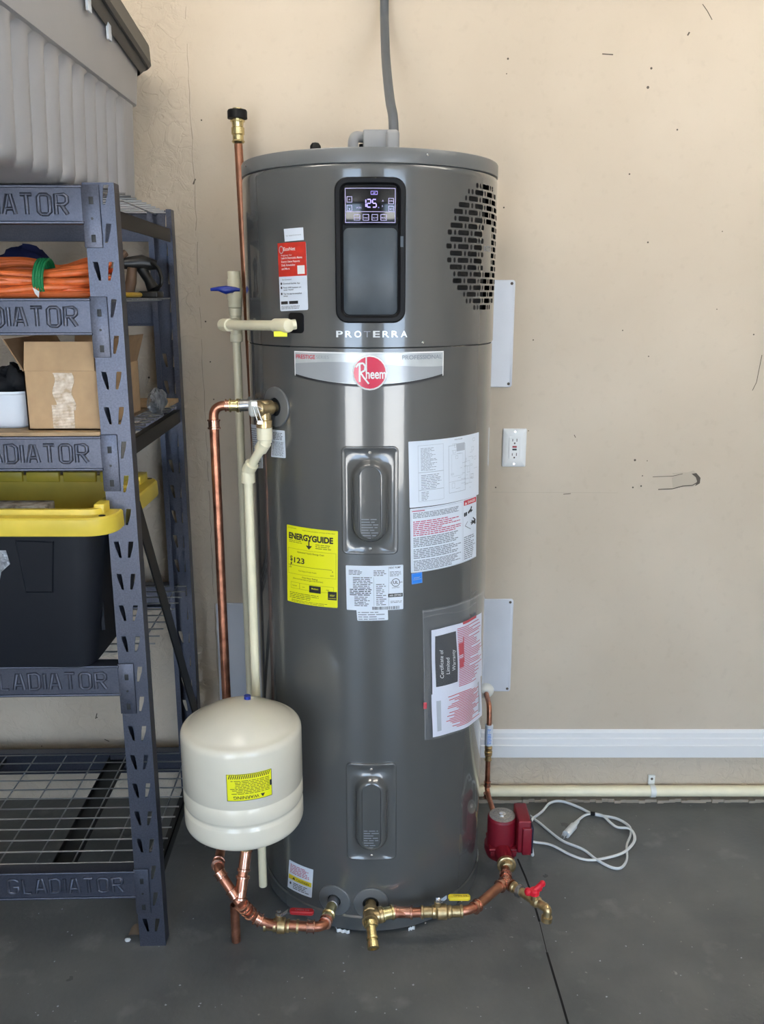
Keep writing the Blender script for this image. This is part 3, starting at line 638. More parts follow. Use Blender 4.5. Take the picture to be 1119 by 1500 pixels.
stroke(mb, S, [(W * .81, H * .77), (W * .86, H * .81), (W * .88, H * .78)], .006, .0013); stroke(mb, S, [(W * .86, H * .80), (W * .88, H * .86)], .005, .0013); stroke(mb, S, [(W * .86, H * .77), (W * .90, H * .80)], .003, .0013)
for a, b in (((.97, .58), (.88, .63)), ((.97, .60), (.86, .60)), ((.97, .60), (.87, .57)), ((.97, .62), (.91, .67))): stroke(mb, S, [(W * a[0], H * a[1]), (W * b[0], H * b[1])], .003, .0013)
stroke(mb, S, [(W * .97, H * .62), (W * .93, H * .60), (W * .97, H * .56)], .006, .0013); stroke(mb, S, [(W * .80, H * .64), (W * .75, H * .58), (W * .86, H * .50)], .0012, .0013); mb.build('pictogram', 'ink', o)
S, o = sticker('blue_sticker', ((602.5, 840.5), (618, 837.5), (618.5, 853.5), (603, 856)), 'label_blue', r=.0003); mb = MB(); rect(mb, S, S.w * .15, S.h * .38, S.w * .9, S.h * .42); rule(mb, S, .001, .001, S.w - .001, S.h - .001, .0004); txt(mb, S, 'star', S.w * .2, S.h * .5, .005, fit=S.w * .6); mb.build('lettering', 'ink_light', o)
S, o = sticker('valve_sticker', ((399, 629), (417, 631), (418.5, 671), (397.5, 669)), 'label_white'); mb = MB(); prose(mb, S, S.w * .1, S.h * .65, S.w * .9, S.h * .93, 5, .6, .2, seed=50); prose(mb, S, S.w * .06, S.h * .06, S.w * .94, S.h * .6, 12, .5, .1, seed=51); mb.build('lettering', 'ink_grey', o)
S, o = sticker('valve_tag', ((367.6, 621), (382, 623), (385, 686), (373, 686)), 'label_white'); mb = MB(); prose(mb, S, S.w * .1, S.h * .05, S.w * .9, S.h * .95, 18, .45, .2, seed=52); mb.build('lettering', 'ink_grey', o)
S, o = sticker('caution_sticker', ((424, 1259), (459, 1274), (456.5, 1315), (421.5, 1299)), 'label_white'); W, H = S.w, S.h
mb = MB(); rect(mb, S, W * .03, H * .36, W * .97, H * .52, .0010); mb.build('yellow_band', 'yellow_vinyl', o)
mb = MB(); txt(mb, S, 'CAUTION', W * .38, H * .40, .0065, fit=W * .5, bold=.01, d=.0014); mb.add([S.fn(W * x, H * y, .0014) for x, y in ((.2, .40), (.34, .40), (.27, .49))], [(0, 1, 2)]); loft(mb, S, [(W * .13, H * .22, .006, .008, 1, .0008), (W * .13, H * .22, .006, .008, 1, .0013)]); prose(mb, S, W * .25, H * .08, W * .95, H * .32, 4, .4, .3, seed=53); mb.build('lettering', 'ink', o)
mb = MB(); prose(mb, S, W * .08, H * .60, W * .93, H * .93, 6, .5, .3, seed=54); mb.build('red_print', 'ink_pink', o)
# port collars
def port(px, py, R0, r_in, label=None, z=None):
    ph, zz_ = PC(px, py); zz_ = z or zz_; S = Surf(lambda x, y, d: cyl(ph + x / HR, zz_ + y, HR + d), 1, 1); mb = MB()
    loft(mb, S, [(0, 0, 2 * R0, 2 * R0, 1, -.001), (0, 0, 2 * R0, 2 * R0, 1, .0025), (0, 0, 2 * R0 - .004, 2 * R0 - .004, 1, .0040), (0, 0, 2 * r_in, 2 * r_in, 1, .0045), (0, 0, 2 * r_in - .001, 2 * r_in - .001, 1, .0005)], fill=False)
    o = mb.build('port_collar', 'jacket_lid', heater)
    mb = MB(); loft(mb, S, [(0, 0, 2 * r_in, 2 * r_in, 1, .0008), (0, 0, 2 * r_in - .002, 2 * r_in - .002, 1, .0010)]); mb.build('port_opening', 'dark_hole', o)
    return ph, zz_
pL = port(490, 1318, .043, .018); pR = port(543, 1323, .045, .021, z=None); pT = port(404, 596, .047, .022)
cs = cylrect(424, 458, 445, 488, gR); mb = MB(); loft(mb, cs, [(cs.w / 2, cs.h / 2, cs.w, cs.h, .008, -.001), (cs.w / 2, cs.h / 2, cs.w, cs.h, .008, .0025), (cs.w / 2, cs.h / 2, cs.w - .004, cs.h - .004, .006, .003)]); mb.build('condensate_port', 'black_plastic', heater)
# white foam crumbs under the base ring
for x0, x1, y in ((493, 512, 1371), (598, 608, 1368)):
    a, b = PC(x0, y, .311)[0], PC(x1, y, .311)[0]; mb = MB(); mb.grid(lambda u, v: cyl(a + (b - a) * u, .001 + .010 * v, .3112 + .002 * math.sin(u * 17)), 10, 2); mb.build('foam_edge', 'white_paint', heater)

# things on the lid
c = PY(559, 205, 2.16); eb = thing('junction_box', (c.x, 2.16, 1.9135), 'grey electrical junction box on top of the heater at the conduit', 'junction box')
MB().box((c.x - .042, 2.13, 1.9135), (c.x + .036, 2.20, 1.976), bev=.004).build('box_body', 'box_grey', eb)
MB().box((c.x + .010, 2.115, 1.9137), (c.x + .040, 2.205, 1.973), bev=.008).build('box_cover', 'box_grey', eb)
c2 = PY(517, 205, 2.13); el = thing('conduit_elbow', (c2.x, 2.13, 1.9135), 'small grey elbow fitting left of the junction box on the heater lid', 'fitting')
MB().tube(fillet([(c2.x, 2.13, 1.925), (c2.x, 2.13, 1.962), (c2.x + .03, 2.16, 1.962)], .02), .012).build('elbow', 'box_grey', el)
MB().box((c2.x - .018, 2.118, 1.9135), (c2.x + .014, 2.15, 1.926), bev=.001).build('strap', 'steel', el)
MB().rod((c2.x + .022, 2.155, 1.9145), (c2.x + .022, 2.155, 1.948), .009).build('bushing', 'black_plastic', el)
c3 = PY(462, 214, 2.10); bu = MB().lathe((c3.x, 2.10, 1.9138), (c3.x, 2.10, 2), [(0, .013), (.022, .012), (.028, .008), (.030, 0)], 20).build('plug_cap', 'black_plastic'); tag(bu, 'small black plug cap on the heater lid left of the elbow', 'cap')
cp_ = [PY(577, 190, 2.19), PY(575.5, 170, 2.22), PY(571, 145, 2.28), PY(565.5, 90, 2.42), PY(563.5, 40, 2.52), PY(563, 0, 2.56), Vector((.008, 2.575, 2.62)), Vector((.008, 2.575, ZC - .002))]
cp_[0].z = 1.970
tag(MB().tube(spline(cp_, 8), .0115).build('flexible_conduit', 'conduit_grey'), 'dark grey flexible conduit rising from heater top to ceiling', 'conduit')

# ------------------------------------------------------------------ document pouch taped on the jacket
PR = HR + .006
q4 = ((617.5, 893), (706, 864), (707, 1044), (620.5, 1083)); q = [PC(*p, PR) for p in q4]
S = cylsurf(*q4, PR); W, H = S.w, S.h
pc_ = S.fn(W / 2, 0, 0); pouch = thing('document_pouch', (pc_.x, pc_.y, pc_.z), 'clear plastic pouch of warranty papers taped low on the right of the heater', 'pouch')
def crinkle(x, y): return .0016 * math.sin(x * 60 + y * 9) * math.sin(y * 34 + 1) + .0012
def fsheet(x0, y0, x1, y1, d, nu=30, nv=44): return MB().grid(lambda u, v: S.fn(x0 + (x1 - x0) * u, y0 + (y1 - y0) * v, d + crinkle(x0 + (x1 - x0) * u, y0 + (y1 - y0) * v)), nu, nv)
def pbar(mb, a, b, c, d_, dd): mb.grid(lambda u, v: S.fn(a + (c - a) * u, b + (d_ - b) * v, dd + crinkle(a + (c - a) * u, b + (d_ - b) * v)), max(2, int(abs(c - a) / .006)), max(1, int(abs(d_ - b) / .006)))
p1 = fsheet(W * .10, H * .335, W * .93, H * .84, .0006).build('warranty_booklet', 'paper', pouch); p2 = fsheet(W * .09, H * .01, W * .90, H * .345, .0003).build('warranty_card', 'paper', pouch)
mb = MB(); pbar(mb, W * .14, H * .40, W * .42, H * .79, .0012); mb.build('booklet_cover', 'ink', p1)
class _S: pass
S2 = Surf(lambda x, y, d: S.fn(x, y, d + crinkle(x, y)), W, H)
mb = MB()
for k, t in enumerate(('Certificate of', 'Limited', 'Warranty')):
    T = S2.sub(W * (.235 + .075 * k), H * (.46 + .02 * k), .2, .1, R_(90)); txt(mb, T, t, 0, 0, .0115, fit=H * (.22, .13, .16)[k], d=.0020, shear=.15)
mb.build('cover_lettering', 'white_paint', p1)
mb = MB(); rr = random.Random(8)
for k in range(34):
    y = H * (.80 - .0135 * k); e = W * (.92 - .3 * rr.random()); pbar(mb, W * .44, y, e, y + H * .0065, .0013)
mb.build('red_print', 'ink_pink', p1)
mb = MB(); pbar(mb, W * .45, H * .60, W * .53, H * .69, .0016); pbar(mb, W * .45, H * .50, W * .52, H * .57, .0016); pbar(mb, W * .52, H * .53, W * .535, H * .73, .0016); pbar(mb, W * .52, H * .825, W * .80, H * .845, .0016); mb.build('print_block', 'ink_red', p1)
mb = MB()
for k in range(21):
    y = H * (.30 - .0128 * k); a = W * (.25 + .2 * rr.random()); pbar(mb, a, y, W * (.62 + .2 * rr.random()), y + H * .006, .0010)
mb.build('red_print', 'ink_red', p2)
mb = MB(); pbar(mb, W * .14, H * .05, W * .19, H * .29, .0009); pbar(mb, W * .79, H * .06, W * .84, H * .31, .0009); mb.build('grey_print', 'ink_light', p2)
fsheet(0, 0, W, H, .0034, 30, 40).build('clear_sleeve', 'clear_plastic', pouch)
mb = MB(); mb.tube([S.fn(W * u, H * .985, .004) for u in [i / 12 for i in range(13)]], .0016, 6); mb.tube([S.fn(W * u, H * .94 + .004 * math.sin(9 * u), .004) for u in [i / 12 for i in range(13)]], .0009, 6); mb.tube([S.fn(W * .01, H * u, .004) for u in [i / 10 for i in range(11)]], .0010, 6); mb.build('sleeve_seam', 'clear_plastic', pouch)
MB().box(S.fn(W * .015, H * .27, .003) - Vector((.004, .001, .008)), S.fn(W * .015, H * .27, .003) + Vector((.004, .001, .008))).build('red_tab', 'ink_red', pouch)

# ------------------------------------------------------------------ pipework helpers
def press(mb, a, b, r, bead=.0022, ends=True):        # crimped fitting with rolled bead ends
    a, b = Vector(a), Vector(b); L_ = (b - a).length; t = min(.007, L_ * .2)
    mb.lathe(a, b, [(0, r), (t * .15, r + bead), (t * .8, r + bead), (t, r), (L_ - t, r), (L_ - t * .8, r + bead), (L_ - t * .15, r + bead), (L_, r)], 24)
def along(a, b, t): return Vector(a).lerp(Vector(b), t)
def hexnut(mb, a, b, r): mb.lathe(a, b, [(0, r * .92), (.002, r), ((Vector(b) - Vector(a)).length - .002, r), ((Vector(b) - Vector(a)).length, r * .92)], 6)
# copper stand pipe with brass fitting and black cap
a = PY(350, 230, 2.49); X, Y = a.x, 2.49; zt = PY(347, 160, Y).z; X2 = PY(347.5, 165, Y).x
st = thing('capped_standpipe', (X, Y, .9), 'tall copper standpipe with brass fitting and black cap behind the heater', 'pipe')
MB().rod((X + .022, Y, .9), (X2, Y, zt - .085), .0112, 20).build('copper_pipe', 'copper_dark', st)
z_ = PY(347, 210, Y).z
MB().lathe((X2, Y, z_), (X2, Y, zt), [(0, .0135), (.004, .0175), (.008, .0145), (.02, .0145), (.022, .0172), (.038, .0172), (.040, .0145), (.052, .0155), (.053, .0190), (.056, .0190), (.058, .013), (.066, .0135), (.068, .015), (.075, .012), (.086, .012)], 28).build('brass_fitting', 'brass_bright', st)
MB().lathe((X2, Y, zt - .024), (X2, Y, zt + .01), [(0, .018), (.001, .026), (.018, .026), (.022, .024), (.023, 0)], 24).build('cap', 'black_plastic', st)
MB().lathe((X + .022, WALLY - .001, .93), (X + .022, Y, .93), [(0, .02), (.006, .02), (.007, .006), (WALLY - Y - .012, .006)], 16).build('wall_bracket', 'copper_dark', st)

# cream vertical drain pipe with blue valve, and its branch to the heater
X, Y = -.394, 2.43
dp = thing('drain_pipe', (X, Y, .30), 'cream plastic drain pipe against the wall with a blue valve near its top', 'pipe')
ztop = PY(344, 397, Y).z; zv = PY(343, 425, Y).z; ztee = PY(346, 476, Y).z
MB().rod((X, Y, .30), (X, Y, ztop), .0112, 20).build('vertical_pipe', 'cpvc', dp)
mb = MB(); mb.lathe((X, Y, ztop - .03), (X, Y, ztop), [(0, .016), (.001, .0172), (.029, .0172), (.030, .014)], 24)
mb.lathe((X, Y, zv - .045), (X, Y, zv + .03), [(0, .014), (.001, .0185), (.018, .0185), (.022, .021), (.05, .021), (.054, .0185), (.074, .0185), (.075, .014)], 28)
mb.lathe((X, Y, ztee - .045), (X, Y, ztee + .045), [(0, .014), (.001, .0175), (.020, .0175), (.021, .0155), (.069, .0155), (.070, .0175), (.089, .0175), (.09, .014)], 28); mb.build('fittings', 'cpvc', dp)
ho = thing('blue_valve_handle', (X, Y, zv), 'x', 'x'); bpy.data.objects.remove(ho)
mb = MB(); e = PY(343, 424, Y - .045); mb.rod((X, Y, zv), (X - .012, Y - .048, zv), .008, 14)
mb.tube([(X - .055, Y - .05, zv + .001), (X - .035, Y - .05, zv + .003), (X - .015, Y - .05, zv), (X + .01, Y - .05, zv + .002), (X + .022, Y - .05, zv)], [.004, .006, .0115, .006, .004], 12); mb.build('valve_handle', 'blue_plastic', dp, label='blue butterfly valve handle')
k1 = PY(330, 476, 2.20); k2 = PY(418, 477, 2.00); k3 = cyl(*PC(434, 475), HR + .002)
k0 = Vector((X, Y, k1.z)); br = MB(); br.tube(fillet([k0, k1, k2, k3], .02, 6), .0115, 18); br.build('branch_pipe', 'cpvc', dp)
mb = MB(); dr = (k2 - k1).normalized()
mb.lathe(k1 - dr * .016, k1 + dr, [(0, .010), (.002, .0145), (.008, .0155), (.036, .0155), (.037, .0115)], 24)
mb.lathe(k2 - dr * .040, k2 + dr, [(0, .0115), (.001, .0158), (.046, .0158), (.054, .014), (.057, .008)], 24); each(mb, 'elbow', 'cpvc', dp)
mb = MB(); e = k2 + Vector((-.008, -.004, -.016)); mb.box(e - Vector((.018, .001, .008)), e + Vector((.012, .001, .004)), bev=.0008); mb.build('paper_tag', 'label_yellow', dp, label='small yellow-green tag under the elbow')

# relief valve on the side of the heater
ph, zp = pT; n = Vector((math.sin(ph), -math.cos(ph), 0)); base = cyl(ph, zp, HR + .001); bc = base + n * .034; bc.z = zp
rv = thing('relief_valve', base, 'brass relief valve with chrome test lever screwed into the upper left of the heater', 'valve')
mb = MB(); mb.lathe(base, bc, [(0, .012), (.012, .013), (.013, .017), (.022, .017), (.023, .019), (.050, .019), (.056, .012)], 24); mb.lathe(bc + Vector((0, 0, .018)), bc - Z, [(0, .012), (.004, .016), (.044, .0165), (.046, .019), (.062, .019), (.063, .013)], 24)
l0 = bc + n * .02 + Vector((-.01, 0, .004)); mb.build('valve_body', 'brass', rv)
ld = Vector((-1, -.25, 0)).normalized(); mb = MB(); mb.lathe(bc, bc + ld, [(.012, .019), (.030, .019), (.034, .014), (.036, 0)], 24); mb.build('white_cap', 'cpvc_white', rv)
mb = MB(); u = PY(372, 592, bc.y - .03); v = PY(381, 619, bc.y - .035); w0 = PY(386, 601, bc.y - .02)
for off in (-.0045, .0045):
    o_ = Vector((off, off * .3, 0)); mb.tube([u + o_, v + o_], .0018, 8)
mb.box(v - Vector((.006, .002, .003)), v + Vector((.006, .002, .004))); mb.box(u - Vector((.005, .003, .004)), u + Vector((.007, .003, .004))); mb.tube([u, w0], .003, 8); mb.build('test_lever', 'chrome', rv)

# cream discharge pipe from the relief valve
q0 = bc - Vector((0, 0, .044)); Yb = 2.07
j1 = PY(390, 648, bc.y); j1.x = q0.x; j2 = PY(363, 690, Yb); j1.y = bc.y
Xb = j2.x; zb = PY(378, 1304, 2.05).z
zb = max(.06, zb)
dc = thing('relief_discharge_pipe', (Xb, Yb, zb), 'cream plastic discharge pipe angling down from the relief valve behind the white tank', 'pipe')
jt = Vector((j2.x, Yb, j2.z - .03)); MB().tube(fillet([q0, j1, j2, jt, Vector((Xb, Yb, zb))], .008, 4), .0112, 18).build('pipe_run', 'cpvc', dc)
mb = MB(); mb.lathe(q0, j1, [(0, .017), (.001, .0185), (.028, .0185), (.030, .0165), (.036, .0165)], 24); d1 = (j2 - j1).normalized()
mb.lathe(j1 - d1 * .006, j2, [(0, .010), (.006, .016), (.030, .0155), (.031, .0112)], 24)
mb.lathe(j2 - d1 * .026, j2, [(0, .012), (.001, .0165), (.026, .0160), (.034, .010)], 24); mb.lathe(j2 + Vector((0, 0, .006)), j2 - Z, [(0, .010), (.008, .0165), (.034, .0165), (.035, .0112)], 24); mb.build('fittings', 'cpvc', dc)

# copper supply line: brass coupling and elbow at the top, down behind the tank, then forward to the tee
Yc = 2.17; cpX = PY(317, 700, Yc).x; ce = PY(317, 594, Yc); ce.x = cpX
sp = thing('copper_supply_pipe', (cpX, Yc, .27), 'long vertical copper pipe with a top elbow left of the cream pipes', 'pipe')
s_end = PY(372, 593, Yc)
zel = .272
f1 = Vector((cpX, 1.86, zel)); f1 = PZ(318, 1273, zel); f1.x = f1.x
tee = PZ(351, 1322, .205)
r0 = .0118
MB().tube(fillet([PY(352, 594, Yc), ce, Vector((cpX, Yc, zel)), f1, tee], .03, 8), r0, 20).build('copper_run', 'copper', sp)
mb = MB(); press(mb, ce - Z * .034, ce - Z * .058, .0138); d1 = Vector((1, 0, 0)); press(mb, ce + d1 * .030, ce + d1 * .042, .0138); each(mb, 'elbow_bead', 'copper_bright', sp)
mb = MB(); press(mb, ce + d1 * .040, ce + d1 * .062, .0142, .003); press(mb, ce + d1 * .062, PY(352, 594, Yc), .0135, .004); mb.build('coupling', 'brass_bright', sp)
mb = MB(); mb.lathe(PY(350, 594, Yc), s_end, [(0, .012), (.001, .0145), ((s_end - PY(350, 594, Yc)).length - .001, .0145), ((s_end - PY(350, 594, Yc)).length, .012)], 24); mb.tube([s_end, Vector((HX - HR + .001, HY - .01, s_end.z))], .012, 16); mb.build('steel_nipple', 'steel', sp)
mb = MB(); dd1 = (Vector((cpX, Yc, zel)) - f1).normalized(); press(mb, f1 + dd1 * .012, f1 + dd1 * .030, .0138); dd2 = (tee - f1).normalized(); press(mb, f1 + dd2 * .006, f1 + dd2 * .024, .0138); press(mb, tee - dd2 * .036, tee - dd2 * .014, .0138); each(mb, 'elbow_bead', 'copper_bright', sp)

# expansion tank
tx = PY(356, 1130, 1.87).x; tb = Vector((tx, 1.87, 0)); tz = .345
tk = thing('expansion_tank', (tx, 1.87, tz), 'cream white expansion tank with yellow sticker beside the heater', 'tank')
prof = [(tz, 0.02)]
def dome(z0, z1, r, n=12, up=True):
    out = []
    for i in range(n + 1):
        a = math.pi / 2 * i / n; out.append((z0 + (z1 - z0) * math.sin(a), r * math.cos(a) ** .85 if i < n else 0.0))
    return out
TR = .1395
def cap_(z0, z1, p=2.5):
    out = [(z0 + (z1 - z0) * .16 * (1 - math.cos(a)) * 0 + (z1 - z0) * .28 * math.sin(a), TR - .013 * (1 - math.cos(a))) for a in [math.pi / 2 * i / 5 for i in range(6)]]
    zb_ = z0 + (z1 - z0) * .28; r0_ = TR - .013
    return out + [(zb_ + (z1 - zb_) * (1 - (1 - i / 16) ** p), r0_ * (1 - i / 16)) for i in range(1, 17)]
up = cap_(.632, .697, 2.0); dn = cap_(.418, .352, 2.2)[::-1]
prof = dn + [(.448, TR), (.452, TR - .001), (.457, TR - .004), (.461, TR - .0045), (.466, TR - .001), (.470, TR), (.503, TR), (.505, TR - .0012), (.508, TR - .0012), (.510, TR)] + up
MB().lathe(tb, tb + Z, prof, 96, cap=False).build('tank_shell', 'tank_cream', tk, ang=60)
MB().rod((tx + .012, 1.90, .686), (tx + .012, 1.90, .703), .008, 16).build('valve_cap', 'blue_plastic', tk, label='blue air valve cap')
tkz = .262
mb = MB(); mb.lathe((tx, 1.87, .352), (tx, 1.87, .2), [(0, .0165), (.008, .0165), (.009, .0140), (.022, .0140), (.024, .0165), (.034, .0165), (.036, .0125)], 24); mb.build('brass_fitting', 'brass_bright', tk)
pL_ = plane((0, 0, 0), (1, 0, 0), (0, 0, 1), 1, 1)
def tsurf(x0, y0, x1, y1):
    def hit(px, py):
        d = ray(px, py); ox, oy = -tx, -1.87; a = d.x ** 2 + d.y ** 2; b = 2 * (ox * d.x + oy * d.y); c = ox * ox + oy * oy - TR ** 2; t = (-b - math.sqrt(b * b - 4 * a * c)) / (2 * a); p = Vector((0, 0, H0)) + d * t; return math.atan2(p.x - tx, 1.87 - p.y), p.z
    a0, a1 = hit(x0, (y0 + y1) / 2)[0], hit(x1, (y0 + y1) / 2)[0]; z1, z0 = hit((x0 + x1) / 2, y0 + 2)[1], hit((x0 + x1) / 2, y1 - 2)[1]
    return Surf(lambda x, y, d: Vector((tx + (TR + d) * math.sin(a0 + x / TR), 1.87 - (TR + d) * math.cos(a0 + x / TR), z0 + y)), (a1 - a0) * TR, z1 - z0)
S = tsurf(332, 1131, 398, 1174); W, H = S.w, S.h
tl = sheet(S, 'label_yellow', 'warning_sticker', tk); UP = Surf(lambda x, y, d: S.fn(W - x, H - y, d), W, H)
mb = MB(); rule(mb, UP, 0, 0, W, H, .0011); txt(mb, UP, 'WARNING', W * .30, H * .82, .0075, fit=W * .56, bold=.01); mb.add([UP.fn(W * x, H * y, .0013) for x, y in ((.17, .82), (.27, .82), (.22, .95))], [(0, 1, 2)]); prose(mb, UP, W * .06, H * .24, W * .94, H * .78, 9, .35, .15, seed=60)
for k in range(20): x = W * .04 + W * .92 * k / 20; mb.add([UP.fn(a, b, .0012) for a, b in ((x, H * .03), (x + .002, H * .03), (x + .005, H * .17), (x + .003, H * .17))], [(0, 1, 2, 3)])
loft(mb, UP, [(W * .03, H * .5, .004, .014, 1, .0008), (W * .03, H * .5, .004, .014, 1, .0013)]); mb.build('lettering', 'ink', tl)

# cold inlet manifold: riser to the tank, tee, red-handled ball valve, elbow into the heater
tt = tee.copy(); ub = Vector((tx, 1.87, .316))
e1 = PZ(372, 1343, .135); e2 = PZ(392, 1354, .115); e3 = PZ(470, 1357, .105)
pph, pz = pL; pn = Vector((math.sin(pph), -math.cos(pph), 0)); prt = cyl(pph, pz, HR + .002)
e3 = PZ(474, 1358, .105)
cm = thing('cold_inlet_manifold', tt, 'copper and brass pipe run under the white tank with red-handled ball valve', 'pipe')
MB().tube(fillet([ub, Vector((tt.x + .002, tt.y + .01, tt.z + .03)), tt, e1, e2, e3, prt], .022, 8), r0, 20).build('copper_run', 'copper', cm)
mb = MB(); press(mb, ub, along(ub, tt, .42), .0138); press(mb, along(ub, tt, .5), along(ub, tt, .95), .0142, .003); d_ = (e1 - tt).normalized(); press(mb, tt + d_ * .008, tt + d_ * .030, .014, .003); press(mb, along(tt, e1, .5), along(tt, e1, .78), .014, .003); press(mb, along(e1, e2, .1), along(e1, e2, .5), .0142, .003)
d_ = (e3 - e2).normalized(); press(mb, e3 - d_ * .042, e3 - d_ * .022, .014, .003); dq = (prt - e3).normalized(); press(mb, e3 + dq * .014, e3 + dq * .030, .014, .0025); each(mb, 'crimp_ring', 'copper_bright', cm)
def ballvalve(parent, a, b, c, hm, hd, hl, up=.034):      # a..b body axis, c centre, handle direction/length
    a, b, c = Vector(a), Vector(b), Vector(c); ax = (b - a).normalized(); L_ = (b - a).length; mb = MB()
    mb.lathe(a, b, [(0, .0125), (.001, .0165), (.006, .0165), (.008, .0138), (L_ * .26, .0138), (L_ * .28, .0165), (L_ * .33, .0165), (L_ * .36, .015), (L_ * .40, .0195), (L_ * .60, .0195), (L_ * .64, .015), (L_ * .67, .0165), (L_ * .72, .0165), (L_ * .74, .0138), (L_ - .008, .0138), (L_ - .006, .0165), (L_ - .001, .0165), (L_, .0125)], 28)
    mb.lathe(c, c + Z, [(.012, .009), (.030, .009)], 16); o = mb.build('ball_valve_body', 'brass', parent)
    mb = MB(); mb.lathe(c, c + Z, [(.026, .0065), (.031, .0065), (.032, .0085), (.038, .0085), (.039, .005), (.043, .004)], 6); s = c + Z * .031; hd = Vector(hd).normalized()
    side = hd.cross(Z).normalized(); k = s + hd * .022 + Z * .012
    for p, q_ in ((s, s + hd * .008), (s + hd * .008, k), (k, k + hd * .02)):
        mb.add([p - side * .007, p + side * .007, q_ + side * .007, q_ - side * .007] + [x - Z * .0018 for x in (p - side * .007, p + side * .007, q_ + side * .007, q_ - side * .007)], [(0, 1, 2, 3), (7, 6, 5, 4), (0, 4, 5, 1), (1, 5, 6, 2), (2, 6, 7, 3), (3, 7, 4, 0)])
    mb.build('handle_arm', 'chrome', parent); mb = MB(); PS = Surf(lambda x, y, d: k + hd * x + side * -y + Z * d, 1, 1)
    loft(mb, PS, [(hl / 2 + .004, 0, hl - .003, .0135, .006, -.006), (hl / 2 + .004, 0, hl, .0165, .007, -.004), (hl / 2 + .004, 0, hl, .0165, .007, .002), (hl / 2 + .004, 0, hl - .003, .0135, .006, .004)])
    h = mb.build('handle_grip', hm, parent); mb = MB(); t = Surf(lambda x, y, d: k + hd * x + side * y * -1 + Z * (d + .0041), 1, 1); txt(mb, t, 'OPEN 3/4', .018, -.003, .006, fit=.034, d=.0003); mb.build('grip_lettering', 'badge_grey' if hm == 'red_vinyl' else 'ink', h)
    return o
va = PZ(386, 1354, .112); vb = PZ(438, 1357, .106); vc = va.lerp(vb, .45)
k_ = PZ(424, 1333, .155); k2_ = PZ(462, 1335, .155); ballvalve(cm, va, vb, vc, 'red_vinyl', (k2_ - k_), .060)
mb = MB(); ds = (prt - e3).normalized(); s0 = e3 + ds * .030; L_ = (prt - s0).length; mb.lathe(s0, prt, [(0, .0125), (.001, .0165), (.008, .0165), (.010, .014), (.018, .014), (.020, .017), (.028, .017), (.030, .0135), (L_ * .8, .0135)], 24); mb.build('brass_union', 'brass_bright', cm)
mb = MB(); mb.lathe(prt - ds * L_ * .32, prt + ds * .004, [(0, .0135), (.001, .0148), (L_ * .36, .0148)], 24); mb.build('steel_nipple', 'steel', cm)
# open copper stub standing on the floor
sb = PZ(346, 1378, 0); so = MB(); so.lathe((sb.x, sb.y, 0), (sb.x, sb.y, 1), [(0, .0118), (.108, .0118), (.108, .0100), (.02, .0100)], 24, cap=False)
tag(so.build('copper_stub', 'copper'), 'short open copper stub standing on the floor under the white tank', 'pipe')

# hot outlet manifold: brass tee and drain, yellow ball valve, run to the pump branch
pph, pz = pR; prt = cyl(pph, pz, HR + .002); pn = Vector((math.sin(pph), -math.cos(pph), 0)); tc = prt + pn * .050; tc.z = pz
zz0 = pz
m1 = PZ(690, 1334, zz0); m0 = PZ(566, 1338, zz0); wye = PZ(741, 1291, zz0)
hm_ = thing('hot_outlet_manifold', tc, 'brass tee, copper pipe and yellow-handled valve running right from heater base', 'pipe')
MB().tube(fillet([tc, m0, m1, wye], .03, 8), r0, 20).build('copper_run', 'copper', hm_)
mb = MB(); mb.lathe(prt, tc + pn * .02, [(0, .014), (.022, .0145), (.024, .0195), (.040, .0195), (.042, .017), (.062, .017), (.064, .021), (.070, .0205)], 28); dx = (m0 - tc).normalized(); mb.lathe(tc, tc + dx, [(0, .016), (.020, .0165), (.021, .020), (.029, .020), (.030, .015)], 28); mb.build('brass_tee', 'brass', hm_)
nd_ = PZ(547, 1390, max(.02, zz0 - .03)); n0 = tc + pn * .018; dn_ = (nd_ - n0); Ln = dn_.length
mb = MB(); mb.lathe(n0, nd_, [(0, .0165), (.012, .0165), (.014, .0125), (Ln * .55, .0125), (Ln * .57, .0145), (Ln * .66, .0145), (Ln * .68, .0115), (Ln - .018, .0115), (Ln - .016, .0145), (Ln - .001, .0145), (Ln, .012), (Ln + .0005, .008), (Ln - .008, .007)], 24, cap=False); mb.build('drain_spigot', 'brass_bright', hm_)
mb = MB(); mb.rod(nd_ - dn_.normalized() * .009, nd_ - dn_.normalized() * .007, .0075, 12); mb.build('spigot_bore', 'dark_hole', hm_)
mb = MB(); a = tc + dx * .030; press(mb, a, a + dx * .030, .0155, .0035); mb.build('brass_adapter', 'brass_bright', hm_)
mb = MB(); va = PZ(616, 1336, zz0); vb = PZ(678, 1335, zz0); press(mb, a + dx * .032, along(a, va, .80), .0138, .003)
d_ = (wye - m1).normalized(); press(mb, m1 + d_ * .012, m1 + d_ * .030, .014, .003); each(mb, 'crimp_ring', 'copper_bright', hm_)
k_ = PZ(655, 1316, .14); k2_ = PZ(694, 1316, .14); ballvalve(hm_, va, vb, va.lerp(vb, .40), 'yellow_vinyl', (k2_ - k_), .056)
MB().tube([m1 + d_ * .03, wye - d_ * .02], r0 + .0004, 20).build('dark_pipe', 'copper_dark', hm_)
